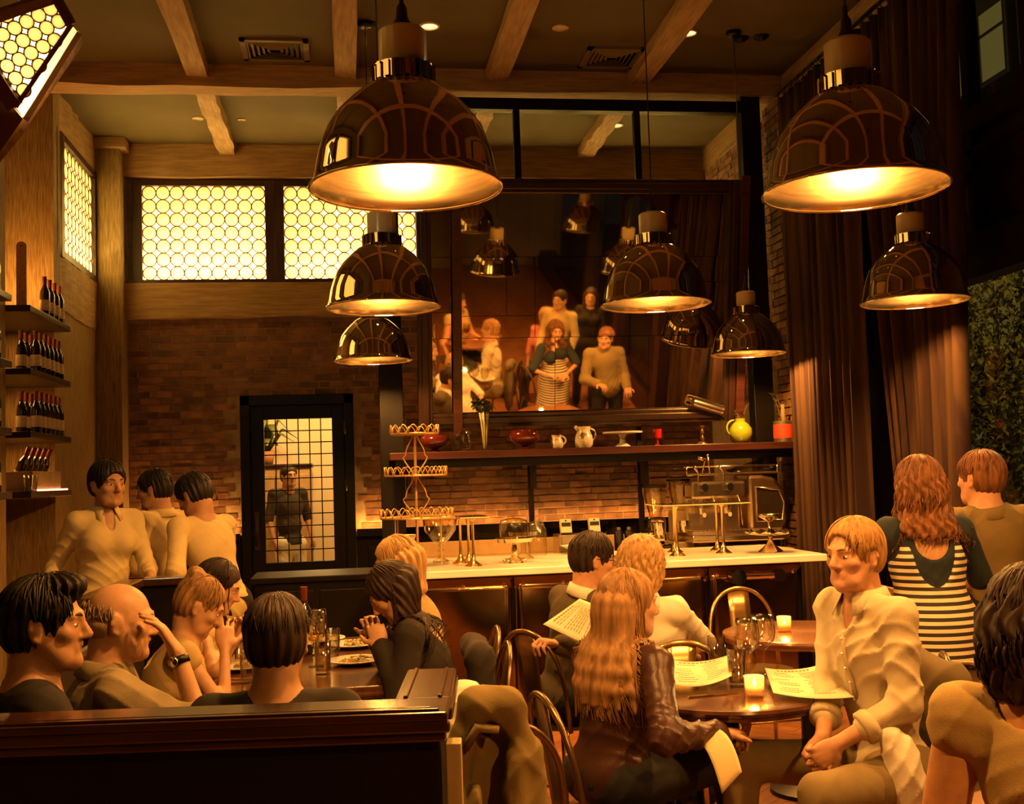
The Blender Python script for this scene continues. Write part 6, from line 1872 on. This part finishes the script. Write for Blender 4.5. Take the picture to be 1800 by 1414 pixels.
person('standing man with short brown hair in an olive jacket facing the window', hM, -22, (hM[0]+.06, hM[1]+.02, .93), 6, s=1.03, skin=SK3, h=.0065,
       hair=dict(style='short', m=H_BRN, vol=.004, n=260, amp=.003), top=dict(m=OLJ, neck='crew', name='jacket', wr=.005, inf=.016, sinf=.008, collar=True), legs=dict(m=DENIM, stand=True), seed=23,
       lh=hM+V3((-.12, .3, -.45)), rh=hM+V3((.22, .28, -.5)))
hN = V3(atD(1826, 1104, 2.42))
person('woman with dark wavy hair and a tan short-sleeved top at the right edge', hN, 62, (hN[0]+.05, hN[1]-.06, .55), 42, s=1.0, female=True, skin=skin_mat('skin_warm', (.60, .29, .12)), h=.006, pitch=-8,
       hair=dict(style='wavy', m=H_DBR, len=.16, n=320, vol=.012, r=.006, amp=.007), top=dict(m=TANC, neck='v', sleeve=0, name='tan_top', wr=.004, plump=True, inf=.010), legs=SIT, seed=24,
       rh=hN+V3((.3, .1, -.48)))
hO = V3(atD(190, 852, 6.05))
person('waitress with dark tied hair in a pale collared shirt at the left', hO, 138, (hO[0]-.04, hO[1]+.03, .97), 150, s=1.03, female=True, skin=SK2, h=.0075, pitch=-4,
       hair=dict(style='short', m=H_BLK, vol=.006, n=140), top=dict(m=WAIT, neck='collar', sleeve=.7, name='uniform_shirt', wr=.006, inf=.012), legs=dict(m=BLKC, stand=True), seed=25,
       lh=hO+V3((.25, -.2, -.5)), rh=hO+V3((-.25, -.22, -.5)))
hP = V3(atD(270, 862, 6.9))
person('waiter with dark hair in a white shirt facing left beside the waitress', hP, -78, (hP[0]+.05, hP[1]+.02, .94), -60, s=1.0, skin=SK2, h=.008, pitch=-10,
       hair=dict(style='short', m=H_BLK, vol=.003, n=140), top=dict(m=WAIT, neck='collar', sleeve=.9, name='uniform_shirt', wr=.006, inf=.012, h=.009), legs=dict(m=BLKC, stand=True), seed=26,
       lh=hP+V3((-.25, -.1, -.5)), rh=hP+V3((-.15, .3, -.5)))
hQ = V3(atD(340, 872, 6.4)); 
person('waiter in a pale shirt leaning forward beneath the brick wall', hQ, -60, (hQ[0]+.16, hQ[1]-.02, .92), -48, s=1.0, skin=SK2, h=.008, pitch=-28,
       hair=dict(style='short', m=H_BLK, vol=.006, n=140), top=dict(m=WAIT, neck='crew', sleeve=.9, name='uniform_shirt', wr=.006, inf=.012, h=.009), legs=dict(m=BLKC, stand=True), seed=27,
       lh=hQ+V3((-.15, -.15, -.55)), rh=hQ+V3((-.05, .3, -.5)))
# ---- guests outside the view who show in the mirror
PINK = cloth('pink_blouse', (.62, .20, .16))
person('guest in a pink blouse seen only in the mirror', (2.55, 2.85, 1.20), -20, (2.55, 2.80, .55), -10, s=.97, female=True, h=.012, hair=dict(style='curly', m=H_BLD, vol=.01, n=80), top=dict(m=PINK, neck='crew', sleeve=.5, name='blouse', h=.013), legs=SIT, seed=31)
person('waiter in a tan shirt standing, seen only in the mirror', (2.62, 3.42, 1.58), -40, (2.62, 3.40, .93), -40, h=.012, hair=dict(style='short', m=H_DBR, n=80), top=dict(m=WAIT, neck='crew', sleeve=.9, name='uniform_shirt', h=.013), legs=dict(m=BLKC, stand=True), seed=32)
person('dark-haired woman standing, seen only in the mirror', (3.10, 3.05, 1.52), -20, (3.10, 3.05, .90), -20, s=.97, female=True, h=.012, hair=dict(style='long', m=H_DBR, len=.2, n=80), top=dict(m=BROWNK, neck='crew', name='dark_top', h=.013), legs=dict(m=BLKC, stand=True), seed=33)
hR = V3(atY(508, 838, 12.5))
person('kitchen worker in a dark top with a white apron seen through the glazed door', hR, 150, (hR[0], hR[1], .92), 150, h=.012, skin=SK2, hair=dict(style='short', m=H_DBR, n=60), top=dict(m=DKGREY, neck='crew', sleeve=.5, name='dark_top', h=.013, hem=-.02), legs=dict(m=WHITEC, stand=True), seed=34)
# ---- draped coats and cloths
def drape(name, label, cat, loc, build, m, h=.009, wr=.007, seed=1):
    t = thing(name, label, cat, loc)
    S = Solid(); build(S)
    v, q = S.mesh(h, wr_disp(wr, .8, seed))
    link('cloth', np_mesh(name, v, q, m), t)
    return t
OLC = cloth('olive_coat_wool', (.21, .148, .05))
def coat(S):
    # hood-like shoulders over the hoop, open front falling to both sides
    x = lambda a: tuple((p[0]*.62, p[1], p[2]) for p in a)
    for a, b, r0, r1 in (((-.16, 0, .80), (-.06, -.02, .955), .038, .042), ((-.06, -.02, .955), (.08, -.02, .95), .042, .042), ((.08, -.02, .95), (.17, 0, .80), .042, .038),
                         ((-.16, 0, .80), (-.22, -.05, .30), .042, .055), ((.17, 0, .80), (.26, -.04, .25), .042, .055), ((-.06, -.06, .72), (-.14, -.07, .34), .03, .045), ((.10, -.05, .80), (.10, -.07, .3), .03, .045)):
        a, b = x((a, b)); S.cap(a, b, r0, r1, .045)
    S.ell((0, .035, .60), (.12, .03, .34), None, .04)
    S.sub_ell((-.01, -.085, .76), (.028, .06, .12), None, .02)
cO = thing_loc = Vector((pO.x, pO.y+.12-.25, 0))
tc_ = drape('draped_coat', 'olive wool coat draped over the near chair back', 'coat', (pO.x, pO.y-.13, 0), coat, OLC, .008, .006, 4)
MB().tube([(-.075, -.055, .84), (-.04, -.065, .90), (.02, -.065, .89)], [.012, .016, .012], 8).build('collar_seam', OLC, tc_, True)
pw = atD(806, 1235, 3.75)
drape('white_cardigan', 'cream cardigan bundled beside the booth corner', 'garment', (pw.x, pw.y, 0), lambda S: S.cap((-.02, 0, .84), (.03, 0, .85), .045, .05, .04).cap((.03, 0, .85), (.06, 0, .55), .05, .05, .05).cap((-.03, 0, .82), (-.05, -.02, .5), .045, .06, .05).ell((0, .01, .70), (.06, .04, .2), None, .04), WHITEC, .008, .006, 5)
pb = atD(828, 1200, 4.75)
drape('dark_jacket', 'dark jacket hung over the chair back behind the eating woman', 'jacket', (pb.x+.02, pb.y, 0), lambda S: S.cap((0, -.17, .86), (0, .17, .86), .05, .05, .06).ell((.01, 0, .58), (.055, .22, .33), None, .06).cap((0, -.18, .84), (.05, -.20, .40), .05, .06, .06), DKGREY, .009, .006, 6)
pk = atD(1640, 1200, 3.95)
drape('grey_jacket', 'grey-olive jacket hung over the chair back behind the seated man', 'jacket', (pk.x-.06, pk.y-.02, 0), lambda S: S.cap((-.03, .16, .90), (.05, -.12, .86), .045, .05, .06).ell((.01, .02, .60), (.06, .19, .32), None, .06).cap((.06, -.14, .84), (.07, -.18, .45), .045, .06, .06), cloth('grey_olive_cloth', (.16, .115, .055)), .009, .007, 7)
pn_ = atD(1262, 1335, 3.7)
g = []
for i in range(13):
    u = i/12; row = []
    for j in range(9):
        v = j/8
        a_, b_ = atD(1222+(1290-1222)*v*.6, 1297-14*v, 3.72), atD(1265+(1300-1265)*v, 1395-38*v, 3.55)
        p = Vector(a_)*(1-u)+Vector(b_)*u
        row.append((p.x, p.y-.03*math.sin(u*2.2), p.z+.035*math.sin(u*3.0)))
    g.append(row)
tag(MB().sheet(g, .004).build('napkin', cloth('cream_napkin', (.72, .56, .28)), None, True), 'cream cloth napkin hanging over the knees of the satin-jacketed woman', 'napkin')
pt_ = atD(1590, 1330, 3.6)
t = thing('shirt_tail_napkin', 'white cloth hanging beside the khaki-trousered man', 'napkin', (pt_.x, pt_.y, 0))
S_ = Solid(); S_.ell((0, .0, .60), (.05, .075, .12), frame3(20), .03).cap((-.05, 0, .72), (.03, 0, .50), .035, .05, .05)
v, q = S_.mesh(.008, wr_disp(.006, .9, 9)); link('cloth', np_mesh('shirt_tail_napkin', v, q, WHITEC), t)
# ================================================================== outside the windows
struct('ground', MB().bb(4.1, 40, -10, 60, -.4, -.1), mat('street_asphalt', (.06, .05, .04), .8, var=.3, scale=2))
fc = thing('street_building', 'dark brick building across the street with pale lit windows', 'building', (17, 0, 0))
MB().bb(0, 1, 2, 60, -.3, 16).build('wall', mat('street_brick', (.10, .05, .03), .9, var=.3, scale=3), fc)
LITW = emitter('lit_window', (1, .62, .18), .5); DIMW = emitter('dim_window', (.55, .42, .10), .17)
for i in range(9):
    for k in range(3):
        y = 20+i*3.0; z = 4.4+k*3.6
        lit = (i*7+k*3) % 5 == 1
        w = MB().bb(-.06, 0, y, y+2.3, z, z+2.4).build('window', LITW if lit else DIMW, fc)
        MB().bb(-.1, -.05, y-.1, y, z-.1, z+2.5).bb(-.1, -.05, y+2.3, y+2.4, z-.1, z+2.5).bb(-.1, -.05, y, y+2.3, z+2.4, z+2.5).bb(-.1, -.05, y, y+2.3, z-.1, z).bb(-.09, -.05, y+1.1, y+1.2, z, z+2.4).bb(-.09, -.05, y, y+2.3, z+1.2, z+1.28).build('window_frame', mat('pale_window_frame', (.35, .28, .16), .6), w)
for i in range(8):
    y = 21+i*3.2
    w = MB().bb(-.06, 0, y, y+2.2, .3, 2.9).build('shop_window', emitter('shop_glow', (1, .72, .30), .05 if i % 2 else .09), fc)
    m_ = MB()
    for k in range(9): m_.bb(-.08, -.05, y, y+2.2, .45+k*.27, .50+k*.27)
    m_.build('blind_slat', mat('pale_window_frame'), w)
# street tree: trunk, branches and a cloud of leaves
def tree(loc, R, seed, label, n):
    r = random.Random(seed)
    t = thing('street_tree', label, 'tree', loc)
    tr = MB().tube([(0, 0, -.2), (.03, 0, 1.2), (.0, .05, 2.4)], [.13, .10, .08], 10)
    tips = []
    for k in range(9):
        a = 2*math.pi*k/9+r.uniform(-.3, .3); e = r.uniform(.5, .95)*R
        p = [Vector((0, .03, 1.5+.14*k)), Vector((math.cos(a)*e*.5, math.sin(a)*e*.5, 2.2+.25*k)), Vector((math.cos(a)*e, math.sin(a)*e, 2.5+.3*k))]
        tr.tube(p, [.05, .03, .01], 6); tips += p[1:]
    tr.build('trunk', mat('bark', (.09, .06, .03), .9, var=.4, scale=12), t, True)
    rs = np.random.RandomState(seed)
    c = rs.normal(0, 1, (n, 3)); c /= np.linalg.norm(c, axis=1, keepdims=True)
    c *= (rs.uniform(.15, 1, n)**.4)[:, None]*np.array((R, R, R*1.05)); c[:, 2] += 3.3
    d = rs.normal(0, 1, (n, 3)); d[:, 2] -= .6; d /= np.linalg.norm(d, axis=1, keepdims=True)
    sd = np.cross(d, rs.normal(0, 1, (n, 3))); sd /= np.linalg.norm(sd, axis=1, keepdims=True)
    L = rs.uniform(.06, .11, n)[:, None]; nn = np.cross(d, sd)
    P = np.stack([c, c+d*L*.5+sd*L*.22+nn*.008, c+d*L, c+d*L*.5-sd*L*.22+nn*.008], 1).reshape(-1, 3)
    o = link('foliage', np_mesh('foliage', P, np.arange(n*4).reshape(n, 4), translucent('tree_leaf', (.24, .20, .025), .4, .9), False), t)
    tag(o, kind='stuff')
pT = atX(1755, 650, 8.0)
tree((pT.x, pT.y, -.1), 2.3, 5, 'leafy street tree outside the right window', 30000)
pT2 = atX(1575, 640, 7.2)
tree((pT2.x+1.2, pT2.y+4.4, -.1), 1.9, 6, 'leafy street tree seen in the gap between the curtains', 14000)
pl_ = (pT.x-1.2, pT.y-1.8, .5)
t = thing('street_lamp', 'street lamp lighting the tree outside', 'lamp', (6.6, pT.y-5.2, -.1))
MB().cyl((0, 0, 0), (0, 0, 4.9), .05, .035).build('pole', BLACK, t, True)
MB().ball((0, 0, 5.0), .16).build('globe', emitter('street_globe', (1, .75, .35), 2), t, True)
point('street_light', (0, 0, 4.6), 480, (1, .75, .34), .2, t)
point('shop_spill', (14, pT.y+7, 2.5), 160, (1, .75, .34), .5)
# bicycles parked by the building
BIKE = mat('bike_paint', (.02, .02, .02), .4)
def bicycle(loc, yaw, label):
    t = thing('bicycle', label, 'bicycle', loc, yaw, 'bicycles parked across the street')
    for x in (-.5, .5):
        w = MB().tube([(x+math.cos(a)*.33, 0, .33+math.sin(a)*.33) for a in [2*math.pi*k/28 for k in range(28)]], .02, 6, closed=True).build('wheel', BIKE, t, True)
        s_ = MB()
        for k in range(9): a = 2*math.pi*k/9; s_.tube([(x, 0, .33), (x+math.cos(a)*.32, 0, .33+math.sin(a)*.32)], .003, 4)
        s_.build('spokes', STEEL, w)
    MB().tube([(-.5, 0, .33), (-.15, 0, .85), (.38, 0, .82), (-.05, 0, .33), (-.5, 0, .33)], .018, 6).tube([(-.05, 0, .33), (-.18, 0, .92)], .018, 6).tube([(.5, 0, .33), (.36, 0, .95)], .018, 6).build('frame', BIKE, t, True)
    MB().tube([(.36, -.25, .98), (.38, 0, .96), (.36, .25, .98)], .014, 6).build('handlebar', BIKE, t, True)
    MB().ball((-.19, 0, .95), (.13, .07, .035)).build('saddle', BIKE, t, True)
for i, xx in enumerate((1768, 1788)):
    p = atX(xx, 850, 14.5); p.y += (i-.5)*2.4
    bicycle((14.5, p.y, -.1), 1.5+.2*i, ['parked bicycle across the street, left one', 'parked bicycle across the street, right one'][i])
